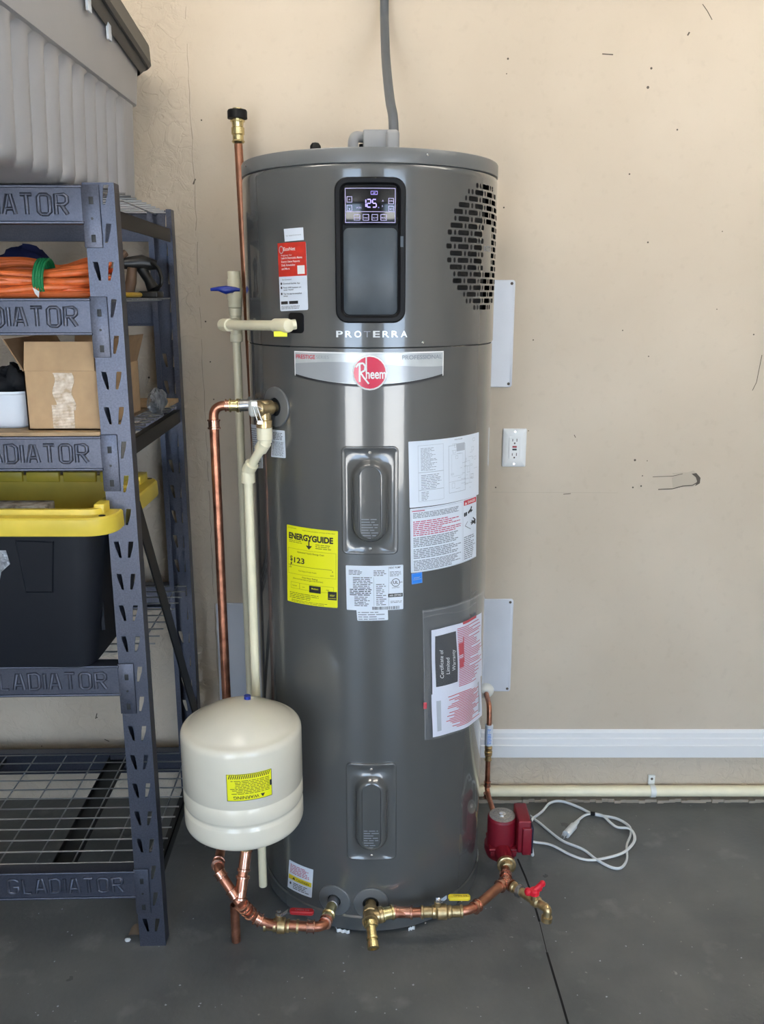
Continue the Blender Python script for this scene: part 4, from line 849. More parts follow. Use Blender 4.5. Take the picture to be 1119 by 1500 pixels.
# wye fitting + drain bibb
mb = MB(); pf = PZ(740, 1268, zz0); du = (pf - wye).normalized(); press(mb, wye - d_ * .030, wye - d_ * .008, .0145, .003); mb.tube(fillet([wye - d_ * .02, wye, wye + du * .03], .015), .0138, 20); press(mb, wye + du * .012, wye + du * .030, .0142, .003)
b1 = PZ(785, 1324, zz0); db = (b1 - wye).normalized(); press(mb, wye + db * .006, wye + db * .022, .0138, .003); mb.build('copper_wye', 'copper_bright', hm_)
MB().tube([wye + du * .02, pf + du * .01], r0, 20).build('pump_stub', 'copper', hm_)
bt = PZ(800, 1330, zz0)
bib = thing('drain_bibb', wye + db * .024, 'small brass drain valve with bright red handle on the right branch', 'valve')
s0 = wye + db * .024; L_ = (bt - s0).length; mb = MB()
mb.lathe(s0, bt, [(0, .0115), (.002, .0150), (.008, .0150), (.010, .0125), (.018, .0125), (.020, .0155), (.026, .0155), (.028, .0120), (L_ * .62, .0120), (L_ * .64, .0150), (L_ * .76, .0150), (L_ * .8, .0115), (L_, .0115)], 24)
mb.tube(fillet([bt - db * .01, bt + db * .006, PZ(800, 1350, zz0 - .035)], .012), .0105, 18); sp_ = PZ(800, 1350, zz0 - .035); dsp = (sp_ - (bt + db * .006)).normalized(); mb.lathe(sp_ - dsp * .016, sp_, [(0, .011), (.001, .0140), (.014, .0140), (.016, .011)], 24); hc = s0 + db * L_ * .70; mb.lathe(hc, hc + Z, [(.008, .009), (.024, .008)], 16); mb.build('bibb_body', 'brass', bib)
mb = MB(); mb.lathe(s0 + db * .020, bt, [(0, .0135), (.001, .0160), (.010, .0160), (.011, .0135)], 24); mb.build('steel_nut', 'steel', bib)
mb = MB(); ht = hc + Z * .024; mb.lathe(ht, ht + Z, [(0, .009), (.001, .013), (.012, .013), (.016, .010), (.017, 0)], 20)
for kx, kz, rr_ in ((-.016, .006, .010), (.012, .018, .009), (.020, .030, .008)): c = ht + Vector((kx, .002, kz)); mb.lathe(c - Z * rr_, c + Z, [(0, .002), (rr_ * .3, rr_ * .8), (rr_, rr_), (rr_ * 1.7, rr_ * .8), (rr_ * 2, .002)], 14)
mb.tube([ht + Vector((-.018, 0, .006)), ht + Vector((0, 0, .010)), ht + Vector((.022, .003, .032))], .0075, 12); mb.build('red_handle', 'red_handle', bib)

# ------------------------------------------------------------------ circulation pump
PX_, PY_ = PY(734.5, 1225, 2.215).x, 2.215
pm = thing('circulation_pump', (PX_, PY_, .04), 'dark red circulation pump with grey top plate at the right of heater', 'pump')
pz = zz0; zt = PY(735, 1194, PY_).z
mb = MB(); mb.lathe((PX_, PY_, 0), (PX_, PY_, 1), [(pz - .045, .016), (pz - .043, .026), (pz - .03, .042), (pz - .012, .048), (pz + .004, .048), (pz + .006, .041), (zt - .008, .041), (zt - .004, .0405), (zt, .037), (zt, .0)], 40, cap=False)
mb.lathe((PX_, PY_ - .09, pz), (PX_, PY_ + .09, pz), [(0, .018), (.012, .020), (.04, .024), (.14, .024), (.168, .020), (.18, .018)], 28)
for k in (-1, 1): mb.box((PX_ + k * .030 - .006, PY_ - .048, pz - .008), (PX_ + k * .030 + .006, PY_ - .036, pz + .006), bev=.001)
mb.box((PX_ - .040, PY_ - .044, pz + .004), (PX_ + .040, PY_ + .04, pz + .012), bev=.003)
mb.build('pump_body', 'pump_red', pm)
mb = MB(); mb.lathe((PX_, PY_, zt - .0005), (PX_, PY_, 1), [(0, .0365), (.0015, .0365), (.0018, .036), (.0018, 0)], 36); npl = mb.build('top_plate', 'nameplate', pm)
MB().lathe((PX_, PY_, zt + .001), (PX_, PY_, 1), [(0, .011), (.004, .011), (.005, .009), (.005, 0)], 6).build('vent_screw', 'chrome', npl)
mb = MB(); TS = Surf(lambda x, y, d: Vector((PX_ + x, PY_ + y, zt + .0014 + d)), 1, 1)
for k in range(9):
    for sgn in (-1, 1): a = .4 + .29 * k; rr_ = .024; T = Surf(lambda x, y, d, a=a, s=sgn: Vector((PX_ + math.cos(a * s) * (rr_ + y), PY_ + math.sin(a * s) * (rr_ + y), zt + .0020)) + Vector((-math.sin(a * s), math.cos(a * s), 0)) * x, 1, 1); rect(mb, T, -.0025, 0, .0025, .003, 0)
mb.build('plate_print', 'ink_grey', npl)
bx0 = PX_ + .040
mb = MB(); mb.box((bx0 - .002, PY_ - .050, pz + .004), (bx0 + .034, PY_ + .045, zt + .012), bev=.004); cb = mb.build('control_box', 'pump_red', pm)
mb = MB(); mb.box((bx0 + .010, PY_ - .058, pz + .002), (bx0 + .036, PY_ + .044, zt - .006), bev=.004); mb.build('box_front', 'pump_red', pm)
mb = MB(); mb.box((bx0 + .034, PY_ - .055, pz + .005), (bx0 + .041, PY_ + .040, zt - .004), bev=.003); mb.build('box_end_cap', 'pump_dark', pm)
mb = MB(); fy = PY_ - .090; mb.lathe((PX_ + .002, fy, pz), (PX_ + .002, fy - 1, pz), [(-.004, .020), (0, .026), (.010, .026), (.012, .023), (.012, .019), (.016, .018), (.022, .0155), (.024, .012)], 28); mb.lathe((PX_, fy + .180, pz), (PX_, fy + 2, pz), [(-.004, .020), (0, .025), (.016, .025), (.020, .018)], 8); each(mb, 'union_nut', 'brass', pm)
# pipe from pump to the wall
vX, vY = PY(714, 1140, 2.49).x, 2.49
rp = thing('return_pipe', (vX, vY, .1), 'thin copper return pipe from white wall flange down to the pump', 'pipe')
w0 = PY(713, 1042, vY); wz = w0.z
back = Vector((PX_, PY_ + .108, pz))
MB().tube(fillet([(vX, WALLY - .004, wz + .015), (vX, vY + .01, wz + .015), (vX, vY, wz - .03), (vX, vY, pz), back], .022, 8), .0080, 16).build('copper_run', 'copper', rp)
zc1, zc2 = PY(713, 1060, vY).z, PY(713, 1104, vY).z
mb = MB(); mb.lathe((vX, vY, zc2 + .03), (vX, vY, 1), [(0, .010), (.002, .0125), (zc1 - zc2 - .035, .0125), (zc1 - zc2 - .033, .009)], 20); cv = mb.build('check_valve', 'label_white', rp, label='white-sleeved check valve')
mb = MB(); T = Surf(lambda x, y, d: Vector((vX + (.0126 + d) * math.sin(x / .0126), vY - (.0126 + d) * math.cos(x / .0126), zc2 + .035 + y)), 1, 1); prose(mb, T.sub(-.006, .004, 1, 1), 0, 0, .014, zc1 - zc2 - .05, 10, .45, .3, d=.0003, seed=70); mb.build('sleeve_print', 'label_blue', cv)
mb = MB(); mb.lathe((vX, vY, zc2), (vX, vY, 1), [(0, .010), (.001, .0125), (.008, .0125), (.010, .0095), (.014, .0115), (.024, .012), (.026, .0095), (.032, .009)], 20); press(mb, (vX, vY, zc2 - .002), (vX, vY, zc2 - .022), .0095, .002); mb.build('valve_body', 'brass', rp)
mb = MB()
for z in (PY(713, 1148, vY).z, PY(713, 1165, vY).z): press(mb, (vX, vY, z + .008), (vX, vY, z - .008), .0095, .0018)
each(mb, 'crimp_ring', 'copper_bright', rp)
mb = MB(); mb.lathe((vX, WALLY - .0005, wz + .02), (vX, 0, wz + .02), [(0, .026), (.004, .026), (.012, .022), (.018, .014), (.019, .0085)], 32); mb.build('wall_flange', 'cpvc_white', rp, label='round white wall flange')
# pump power cord
def cz(p, z=.0065): return PZ(690 + p[0] / 4.144, 1020 + p[1] / 4.144, z)
pA = [(345, 738), (400, 757), (480, 822), (560, 880), (680, 930), (760, 990), (850, 1038), (910, 1040), (945, 990), (945, 905), (968, 840), (960, 790), (880, 742), (740, 714), (650, 672), (550, 637), (480, 647), (430, 700), (380, 737)]
pB = [(345, 872), (480, 900), (600, 960), (700, 992), (800, 985), (920, 950), (985, 890), (990, 840), (958, 802), (890, 795), (850, 770), (800, 725), (740, 712), (690, 722), (650, 752), (632, 775)]
cordo = thing('power_cord', cz(pA[0], 0), 'white power cord looped on the floor right of the red pump', 'cord')
la = [cz(p) for p in pA]; st_ = Vector((bx0 + .045, PY_ + .03, .06))
MB().tube(spline([Vector((bx0 + .041, PY_ + .02, pz + .03)), Vector((bx0 + .056, PY_ + .022, .04))] + la, 8), .0046, 10, ry=.0036).build('cord', 'cord_white', cordo)
lb = [cz(p, .0065 if i < 5 or i > 12 else .012) for i, p in enumerate(pB)]
lb[-1].z = .012
MB().tube(spline([la[-1]] + [Vector((la[-1].x - .035, la[-1].y - .05, .0065)), Vector((lb[0].x - .03, lb[0].y + .075, .0065))] + lb, 8), .0044, 10, ry=.0035).build('cord', 'cord_white', cordo)
pa, pb = cz((640, 768), .012), cz((575, 840), .010); dpp = (pb - pa).normalized(); mb = MB(); Lp = (pb - pa).length
mb.tube([pa - dpp * .012, pa, pa + dpp * .012, pa + dpp * .02, pb], [.005, .006, .008, .0115, .012], 12); pg = mb.build('plug', 'cord_white', cordo)
mb = MB(); sd = dpp.cross(Z).normalized()
for k in (-1, 1): mb.add([pb + sd * k * .006 + x for x in (-sd * .0007, sd * .0007, sd * .0007 + dpp * .016, -sd * .0007 + dpp * .016, -sd * .0007 + Z * .006, sd * .0007 + Z * .006, sd * .0007 + dpp * .016 + Z * .006, -sd * .0007 + dpp * .016 + Z * .006)], [(0, 1, 2, 3), (4, 5, 6, 7), (0, 1, 5, 4), (1, 2, 6, 5), (2, 3, 7, 6), (3, 0, 4, 7)])
mb.rod(pb - Z * .006, pb - Z * .006 + dpp * .017, .0022, 10); each(mb, 'prong', 'chrome', pg)
mb = MB(); e = cz((740, 712), .012); mb.tube([e + Vector((-.008, .001, 0)), e + Vector((.006, -.001, 0))], .0062, 10); mb.build('tie_band', 'black_plastic', cordo)

# ------------------------------------------------------------------ things on the wall
c = PY(753, 655.5, WALLY); ol = thing('wall_outlet', (c.x, WALLY, c.z - .057), 'white rectangular wall outlet right of the heater', 'outlet')
OS = plane((c.x, WALLY - .0005, c.z), (1, 0, 0), (0, 0, 1), 1, 1)
mb = MB(); loft(mb, OS, [(0, 0, .070, .1145, .003, 0), (0, 0, .070, .1145, .003, .004), (0, 0, .064, .108, .003, .0062), (0, 0, .0345, .0675, .002, .0062)], fill=True); mb.build('cover_plate', 'white_paint', ol)
mb = MB(); loft(mb, OS, [(0, 0, .0335, .0665, .002, .006), (0, 0, .0335, .0665, .002, .0075), (0, 0, .032, .065, .002, .0082)]); rc = mb.build('receptacle', 'white_paint', ol)
mb = MB()
for s in (1, -1):
    zc = s * .0215
    for x, hh_ in ((-.0062, .0075), (.0062, .009)): rect(mb, OS, x - .0011, zc - hh_ / 2 + .002, x + .0011, zc + hh_ / 2 + .002, .0085)
    loft(mb, OS, [(0, zc - .0075, .0048, .0052, 1, .0080), (0, zc - .0075, .0048, .0052, 1, .0086)])
each(mb, 'slot', 'nail', rc); mb = MB(); loft(mb, OS, [(0, .0035, .013, .0050, .001, .008), (0, .0035, .013, .0050, .001, .0095)]); mb.build('reset_button', 'red_vinyl', rc); mb = MB(); loft(mb, OS, [(0, -.0045, .013, .0050, .001, .008), (0, -.0045, .013, .0050, .001, .0095)]); mb.build('test_button', 'ink', rc)
mb = MB()
for s in (1, -1): mb.lathe(OS.fn(0, s * .0483, .006), OS.fn(0, s * .0483, 1), [(0, .0032), (.0012, .0030), (.0013, 0)], 14)
each(mb, 'cover_screw', 'chrome', ol)
def plate(x0, x1, y0, y1, label, screws):
    a, b = PY(x0, (y0 + y1) / 2, WALLY), PY(x1, (y0 + y1) / 2, WALLY); zt_, zb_ = PY(x1, y0, WALLY).z, PY(x1, y1, WALLY).z; w_ = b.x - a.x; h_ = zt_ - zb_
    t = thing('access_plate', ((a.x + b.x) / 2, WALLY, zb_), label, 'wall plate', 'pale plates on the back wall'); S = plane((a.x, WALLY - .0005, zb_), (1, 0, 0), (0, 0, 1), w_, h_)
    mb = MB(); loft(mb, S, [(w_ / 2, h_ / 2, w_, h_, .008, 0), (w_ / 2, h_ / 2, w_, h_, .008, .003), (w_ / 2, h_ / 2, w_ - .004, h_ - .004, .007, .0045)]); mb.build('plate', 'plate_blue', t)
    for u, v in screws:
        p = S.fn(u if u > 0 else w_ + u, v if v > 0 else h_ + v, .004); MB().lathe(p, p - Vector((0, 1, 0)), [(0, .0045), (.0015, .004), (.002, 0)], 12).build('screw', 'nail', t)
mat('plate_blue', (.66, .68, .73), .32, noise=.05, nscale=9)
plate(655, 752, 410, 567, 'pale wall plate right of the heater beside its vent grille', [(-.010, -.010), (-.010, .010), (.010, -.010), (.010, .010)])
plate(655, 749.5, 877, 1012, 'pale wall plate right of the heater behind the document pouch', [(-.010, -.010), (-.010, .010), (.010, -.010), (.010, .010)])
plate(319.5, 415, 883, 1030, 'pale wall plate left of the heater behind the copper pipe', [(-.010, -.010), (-.010, .010)])
zp_ = PY(900, 1159, 2.575).z; wp = thing('wall_pipe', (.21, 2.577, zp_), 'cream pipe running low along the back wall under the white skirting', 'pipe')
MB().rod((.21, 2.577, zp_), (XR, 2.577, zp_), .0178, 24).build('pipe', 'cpvc', wp)
cx_ = PY(958, 1158, 2.56).x; mb = MB(); mb.lathe((cx_ - .009, 2.577, zp_), (cx_ + .009, 2.577, zp_), [(0, .0180), (.001, .0205), (.017, .0205), (.018, .0180)], 28); mb.box((cx_ - .011, 2.590, zp_ + .014), (cx_ + .011, WALLY - .0005, zp_ + .048), bev=.003); mb.box((cx_ - .011, 2.590, zp_ - .026), (cx_ + .011, WALLY - .0005, zp_ - .012), bev=.003); cl = mb.build('pipe_clamp', 'cpvc_white', wp)
MB().lathe((cx_, 2.5905, zp_ + .036), (cx_, 2, zp_ + .036), [(0, .0045), (.002, .004), (.0022, 0)], 10).build('screw', 'nail', cl)

# ------------------------------------------------------------------ shelving unit
SA = R_(1.6); SO = Vector((-.552, 1.92, 0)); ca, sa = math.cos(SA), math.sin(SA)
def T(p): p = Vector(p); return Vector((SO.x + p.x * ca - p.y * sa, SO.y + p.x * sa + p.y * ca, p.z))     # local: x<0 left, y>0 back
shelf = thing('shelving_unit', T((-.61, .3, 0)), 'blue-grey steel shelving unit with slotted posts and raised lettering', 'shelf')
SH, SW, SD = 1.838, 1.22, .615
LV = [1.833, 1.607, 1.313, .773, .223]
def fill_curve(outer, holes, th):
    c = bpy.data.curves.new('f', 'CURVE'); c.dimensions = '2D'; c.fill_mode = 'BOTH'; c.extrude = th / 2
    for poly in [outer] + holes:
        s = c.splines.new('POLY'); s.points.add(len(poly) - 1); s.use_cyclic_u = True
        for i, (x, y) in enumerate(poly): s.points[i].co = (x, y, 0, 1)
    o = bpy.data.objects.new('f', c); COL.objects.link(o); bpy.context.view_layer.update(); me = bpy.data.meshes.new_from_object(o)
    vs = [v.co.copy() for v in me.vertices]; fs = [tuple(p.vertices) for p in me.polygons]; bpy.data.objects.remove(o); bpy.data.meshes.remove(me); bpy.data.curves.remove(c); return vs, fs
holes = []
for k in range(-3, 22):
    zc = 1.662 - .0762 * k
    if zc > 1.82 or zc < .03: continue
    for s in (-1, 1):
        if s == -1 and any(L_ - .13 < zc < L_ + .01 for L_ in LV): continue
        cx = -.0325 + s * .0130; lean = -s * .0035
        holes.append([(cx - .0052 - lean, zc + .019), (cx + .0052 - lean, zc + .019), (cx + .0054 - lean * .4, zc + .006), (cx + .0026 + lean, zc - .019), (cx - .0026 + lean, zc - .019), (cx - .0052 - lean * .4, zc + .006)])
PF = fill_curve([(-.065, 0), (0, 0), (0, SH), (-.065, SH)], holes, .002)
def post(x, front, mirror=False):
    mb = MB(); vs, fs = PF; y0 = 0 if front else SD; sg = 1 if front else -1
    mb.add([T((x + v.x, y0 + sg * .001 + v.z, v.y)) for v in vs], fs)
    mb.box((x - .002, y0 + sg * .002 if front else y0 - .040, 0), (x, y0 + .040 if front else y0 - .002, SH), T); mb.box((x - .065, y0 + .002 if front else y0 - .040, 0), (x - .063, y0 + .040 if front else y0 - .002, SH), T)
    yy0 = y0 + (.038 if front else -.040); mb.box((x - .014, yy0, 0), (x - .002, yy0 + .002, SH), T); mb.box((x - .063, yy0, 0), (x - .051, yy0 + .002, SH), T)
    return mb.build('post', 'shelf_steel', shelf, ang=30)
for x in (0, -SW + .065):
    post(x, True); post(x, False)
def pressed_word():
    mb = MB(); x = 0; w = .50
    P = {'G': [[(w, .80), (w, .88), (w - .12, 1), (.12, 1), (0, .88), (0, .12), (.12, 0), (w - .12, 0), (w, .12), (w, .45), (w * .55, .45)]], 'L': [[(0, 1), (0, 0), (w * .85, 0)]], 'A': [[(0, 0), (w * .36, 1), (w * .64, 1), (w, 0)], [(w * .14, .28), (w * .86, .28)]],
         'D': [[(0, 0), (0, 1), (w - .14, 1), (w, .86), (w, .14), (w - .14, 0), (0, 0)]], 'I': [[(0, 0), (0, 1)]], 'T': [[(0, 1), (w, 1)], [(w / 2, 1), (w / 2, 0)]],
         'O': [[(.12, 0), (0, .12), (0, .88), (.12, 1), (w - .12, 1), (w, .88), (w, .12), (w - .12, 0), (.12, 0)]], 'R': [[(0, 0), (0, 1), (w - .12, 1), (w, .88), (w, .62), (w - .12, .5), (0, .5)], [(w * .45, .5), (w, 0)]]}
    for c in 'GLADIATOR':
        for path in P[c]: mb.tube([(x + a, b, 0) for a, b in path], .105, 12)
        x += (0 if c == 'I' else w * .85 if c == 'L' else w) + .26
    return mb.v, mb.f
GV, GF = pressed_word()
gx0 = min(v.x for v in GV); gx1 = max(v.x for v in GV); gy0 = min(v.y for v in GV); gy1 = max(v.y for v in GV)
for li, L_ in enumerate(LV):
    z1, z0 = L_, L_ - .077; xa, xb = -SW + .060, -.064
    mb = MB(); mb.box((xa, -.004, z0), (xb, -.002, z1), T); mb.box((xa, -.008, z1 - .006), (xb, .030, z1), T, bev=.0018); mb.box((xa, -.008, z0), (xb, .020, z0 + .006), T, bev=.0018); mb.box((xa, .028, z1 - .018), (xb, .030, z1), T)
    be = mb.build('front_beam', 'shelf_steel', shelf)
    mb = MB(); x1_, x0_ = -.092, -.382; zc = (z1 + z0) / 2
    mb.add([T((x0_ + (v.x - gx0) / (gx1 - gx0) * (x1_ - x0_), -.0030 - v.z * .050, zc - .0235 + (v.y - gy0) / (gy1 - gy0) * .047)) for v in GV], GF); mb.build('raised_lettering', 'shelf_steel', be, ang=75)
    mb = MB(); mb.box((-.067, -.0045, z1 - .124), (-.030, -.0012, z1 + .003 if li else z1), T, bev=.001); bk_ = mb.build('end_bracket', 'shelf_steel', shelf)
    mb = MB()
    for dz in (-.030, -.105): mb.box((-.052, -.0054, z1 + dz - .008), (-.043, -.0040, z1 + dz + .007), T, bev=.0006)
    mb.lathe(T((-.0475, -.0052, z1 - .066)), T((-.0475, .1, z1 - .066)), [(0, .0028), (.002, .0028)], 12); each(mb, 'bracket_tab', 'shelf_dark', bk_)
    mb = MB(); mb.box((xa, SD - .002, z0), (xb, SD, z1), T); mb.box((xa, SD - .030, z1 - .006), (xb, SD, z1), T); mb.box((xa, SD - .02, z0), (xb, SD, z0 + .004), T); mb.build('rear_beam', 'shelf_steel', shelf)
    if li in (0, 2, 4):
        for x in (-.008, -SW + .005):
            mb = MB(); mb.box((x, .040, z1 - (.080 if li == 0 else .050)), (x + .003, SD - .040, z1 - (.046 if li == 0 else .015)), T); mb.box((x - .014, .040, z1 - (.048 if li == 0 else .017)), (x + .003, SD - .040, z1 - (.046 if li == 0 else .015)), T); mb.build('side_beam', 'shelf_dark', shelf)
    # cross supports and wire deck
    if li != 1:
        for x in (-.285, -.66, -1.0):
            mb = MB(); mb.box((x, .030, z1 - .026), (x + .055, SD - .03, z1 - .0245), T); mb.box((x, .030, z1 - .026), (x + .0015, SD - .03, z1 - .010), T); mb.box((x + .0535, .030, z1 - .026), (x + .055, SD - .03, z1 - .010), T); mb.build('cross_support', 'shelf_dark', shelf)
    mb = MB(); n = 12
    for k in range(n): y = .035 + (SD - .07) * k / (n - 1); mb.tube([T((xa, y, z1 - .003)), T((-.01, y, z1 - .003))], .0021, 6)
    for k in range(13): x = -.045 - .093 * k; mb.tube([T((x, .012, z1 - .007)), T((x, SD - .012, z1 - .007))], .0021, 6)
    mb.build('wire_deck', 'wire', shelf, kind='stuff')
def bar(a, b, w, t, name): 
    a, b = T(a), T(b); ax = (b - a).normalized(); s = T((1, 0, 0)) - T((0, 0, 0)); n = ax.cross(s).normalized(); mb = MB(); vs = []
    for p in (a, b):
        for i, j in ((-1, -1), (1, -1), (1, 1), (-1, 1)): vs.append(p + s * i * t / 2 + n * j * w / 2)
    mb.add(vs, [(0, 1, 2, 3), (7, 6, 5, 4), (0, 4, 5, 1), (1, 5, 6, 2), (2, 6, 7, 3), (3, 7, 4, 0)]); return mb.build(name, 'shelf_dark', shelf)
bar((-.004, .03, 1.14), (-.004, SD - .03, .33), .050, .004, 'diagonal_brace'); bar((-SW + .004, .03, 1.14), (-SW + .004, SD - .03, .33), .050, .004, 'diagonal_brace')

# thin wooden board on the third level
bd = MB().box((-SW + .01, -.004, 1.3135), (-.066, SD - .07, 1.3215), T, bev=.001).build('shelf_board', 'wood'); tag(bd, 'thin plywood board lying on the third shelf under the cardboard box', 'board')
ZB = 1.322
# cardboard box with open flaps
bx = thing('cardboard_box', (-.70, 2.09, ZB), 'brown cardboard box with open flaps and wrinkled clear tape on third shelf', 'box')
x0, x1, y0, y1, z0, z1 = -.785, -.622, 1.945, 2.27, ZB, ZB + .130; t = .003
mb = MB(); mb.box((x0, y0, z0), (x1, y1, z0 + t)); mb.box((x0, y0, z0), (x1, y0 + t, z1)); mb.box((x0, y1 - t, z0), (x1, y1, z1)); mb.box((x0, y0, z0), (x0 + t, y1, z1)); mb.box((x1 - t, y0, z0), (x1, y1, z1)); mb.build('carton', 'cardboard', bx)
def flap(a, b, c, d, m='cardboard'):
    a, b, c, d = map(Vector, (a, b, c, d)); n = (b - a).cross(d - a).normalized() * .003; MB().add([a, b, c, d, a + n, b + n, c + n, d + n], [(0, 1, 2, 3), (7, 6, 5, 4), (0, 4, 5, 1), (1, 5, 6, 2), (2, 6, 7, 3), (3, 7, 4, 0)]).build('flap', m, bx)
flap((x0 + .002, y0, z1), (x1 - .006, y0, z1), (x1 - .008, y0 + .012, z1 + .062), (x0 + .004, y0 + .012, z1 + .062))
flap((x0, y0 + .004, z1), (x0 - .040, y0 + .010, z1 + .068), (x0 - .040, y1 - .004, z1 + .068), (x0, y1 - .004, z1), 'cardboard_dark')
flap((x1, y0 + .004, z1), (x1 + .012, y0 + .01, z1 + .066), (x1 + .020, y1 - .004, z1 + .066), (x1, y1 - .004, z1), 'cardboard_dark')
flap((x0 + .002, y1, z1), (x1 - .002, y1, z1), (x1 - .002, y1 + .02, z1 + .062), (x0 + .002, y1 + .02, z1 + .062), 'cardboard_dark')
mb = MB(); fx = lambda u, v: Vector((x0 + .064 + .042 * u + .004 * math.sin(v * 9), y0 - .0012 - .0008 * math.sin(v * 70 + u * 5), z1 - .004 - .082 * v)); mb.grid(fx, 6, 40)
mb.grid(lambda u, v: Vector((x0 + .056 + .048 * u, y0 - .0016 - .0008 * math.sin(v * 50 + u * 4), z0 + .056 - .052 * v)), 6, 30); mb.build('packing_tape', 'tape', bx)
# white bin with dark rags
bn = thing('white_bin', (-.90, 2.02, ZB), 'white plastic bin holding dark rags left of the cardboard box', 'bin')
BS = Surf(lambda x, y, d: Vector((x, y, d)), 1, 1); mb = MB(); bw, bdp = .21, .17; cxb, cyb = -.895, 2.045
loft(mb, BS, [(cxb, cyb, bw - .03, bdp - .03, .03, ZB), (cxb, cyb, bw - .022, bdp - .022, .034, ZB + .004), (cxb, cyb, bw - .004, bdp - .004, .04, ZB + .075), (cxb, cyb, bw + .006, bdp + .006, .042, ZB + .078), (cxb, cyb, bw + .006, bdp + .006, .042, ZB + .083), (cxb, cyb, bw - .008, bdp - .008, .036, ZB + .082), (cxb, cyb, bw - .03, bdp - .03, .03, ZB + .01)]); mb.build('bin_shell', 'bin_white', bn)
def blob(name, c, rx, ry, rz, m, parent=None, seed=1, amp=.25):
    rr = random.Random(seed); ph = [rr.uniform(0, 6) for _ in range(6)]
    def f(u, v):
        a, b = 2 * math.pi * u, math.pi * (v - .5); k = 1 + amp * (.5 * math.sin(3 * a + ph[0]) * math.cos(2 * b + ph[1]) + .4 * math.sin(5 * a + ph[2] + 4 * b) + .25 * math.sin(9 * a + 7 * b + ph[3]))
        return Vector(c) + Vector((rx * k * math.cos(a) * math.cos(b), ry * k * math.sin(a) * math.cos(b), rz * k * math.sin(b)))
    return MB().grid(f, 32, 16).build(name, m, parent, ang=60)
tag(blob('dark_rag', (-.855, 2.045, ZB + .082), .05, .05, .045, 'cloth_black', seed=4, amp=.35), 'black crumpled rag heaped in the right of the white bin', 'rag', 'rags in the white bin')
tag(blob('blue_rag', (-.955, 2.05, ZB + .078), .042, .05, .045, 'cloth_blue', seed=5, amp=.3), 'dark blue crumpled rag in the white bin beside the black one', 'rag', 'rags in the white bin')
# back of the third shelf
tag(MB().box((-.69, 2.33, 1.3245), (-.565, 2.45, 1.336), bev=.001).build('wood_offcut', 'wood'), 'small wooden offcut lying at the back of the third shelf', 'board')
tag(blob('foil_packet', (-.572, 2.24, 1.352), .020, .055, .028, 'foil', seed=9, amp=.3), 'crumpled silver packet beside the wood offcut on third shelf', 'packet')

# second shelf: orange cord coil
ZD = 1.607
oc = thing('extension_cord', (-.80, 2.06, ZD), 'bright orange extension cord coiled on the second shelf with green tie', 'cord')
rr = random.Random(12); mb = MB(); tieX = -.737
loops = []
for k in range(12):
    A = .165 + rr.uniform(-.03, .025); B = .075 + rr.uniform(-.02, .02); lay = k % 5; zz_ = ZD + .008 + (k // 3) * .0185; cx_ = -.775 + rr.uniform(-.012, .012); ph1 = rr.uniform(-1, 1)
    pts = []
    for i in range(49):
        a = 2 * math.pi * i / 48; x = cx_ + A * math.cos(a); y = 2.035 + B * math.sin(a); pinch = math.exp(-((x - tieX) / .05) ** 2)
        zc_ = ZD + .038; z = zz_ + .012 * math.sin(a * 1.0 + ph1) + (.010 if math.sin(a) > 0 else 0) * (1 - pinch)
        z = z + (zc_ - z) * pinch * .25; y = y + ((1.975 + (k % 4) * .012) - y) * pinch * (.5 if math.sin(a) < 0 else 0)
        pts.append((x, y, max(z, ZD + .0078)))
    mb.tube(pts, .0076, 10)
mb.build('cord_coil', 'cord_orange', oc)
mb = MB()
for k in range(4):
    pts = [(tieX - .010 + k * .006 + .004 * math.sin(a), 1.992 + .040 * math.cos(a) * -1, ZD + .042 + .040 * math.sin(a)) for a in [2 * math.pi * i / 24 for i in range(25)]]
    mb.tube(pts, .0032, 8)
mb.build('green_tie', 'tie_green', oc, label='green tie around the coil')
c = Vector((tieX - .012, 1.948, ZD + .022)); MB().add([c, c + Vector((.014, -.001, -.008)), c + Vector((.012, -.001, -.022)), c + Vector((.004, -.001, -.012))], [(0, 1, 2, 3)]).build('paper_tag', 'white_paint', oc)
mb = MB()
for k in range(3): mb.tube(spline([(-.95, 2.16 + .014 * k, ZD + .007), (-.8, 2.15 + .014 * k, ZD + .007), (-.68, 2.13 + .014 * k, ZD + .010), (-.61, 2.16 + .014 * k, ZD + .007), (-.60, 2.25, ZD + .007)], 8), .006, 8)
tag(mb.build('yellow_cord', 'cord_yellow'), 'dull yellow cord lying behind the orange coil on second shelf', 'cord')
tag(blob('blue_bundle', (-.90, 2.30, ZD + .062), .075, .05, .058, 'cloth_blue', seed=3, amp=.2), 'dark blue bundle behind the orange cord at the left edge', 'bundle')
tl_ = thing('hand_tool', (-.61, 2.36, ZD), 'black hand tool with brown grip at the back of the second shelf', 'tool')
mb = MB(); mb.tube([(-.665, 2.34, ZD + .085), (-.62, 2.36, ZD + .088), (-.585, 2.37, ZD + .082)], [.014, .020, .012], 12); mb.tube([(-.625, 2.36, ZD + .08), (-.605, 2.36, ZD + .045), (-.59, 2.35, ZD + .018)], [.014, .012, .017], 12); mb.tube(spline([(-.59, 2.35, ZD + .02), (-.565, 2.33, ZD + .035), (-.572, 2.34, ZD + .07), (-.60, 2.36, ZD + .09)], 6), .005, 8); mb.box((-.625, 2.325, ZD), (-.575, 2.39, ZD + .016), bev=.004); mb.build('tool_body', 'tool_black', tl_)
MB().tube([(-.655, 2.34, ZD + .012), (-.645, 2.34, ZD + .04), (-.64, 2.34, ZD + .075)], [.016, .014, .012], 12).build('grip', 'tool_brown', tl_)
MB().tube([(-.668, 2.335, ZD + .100), (-.655, 2.345, ZD + .112)], .009, 10).build('tool_end', 'tool_brown', tl_)

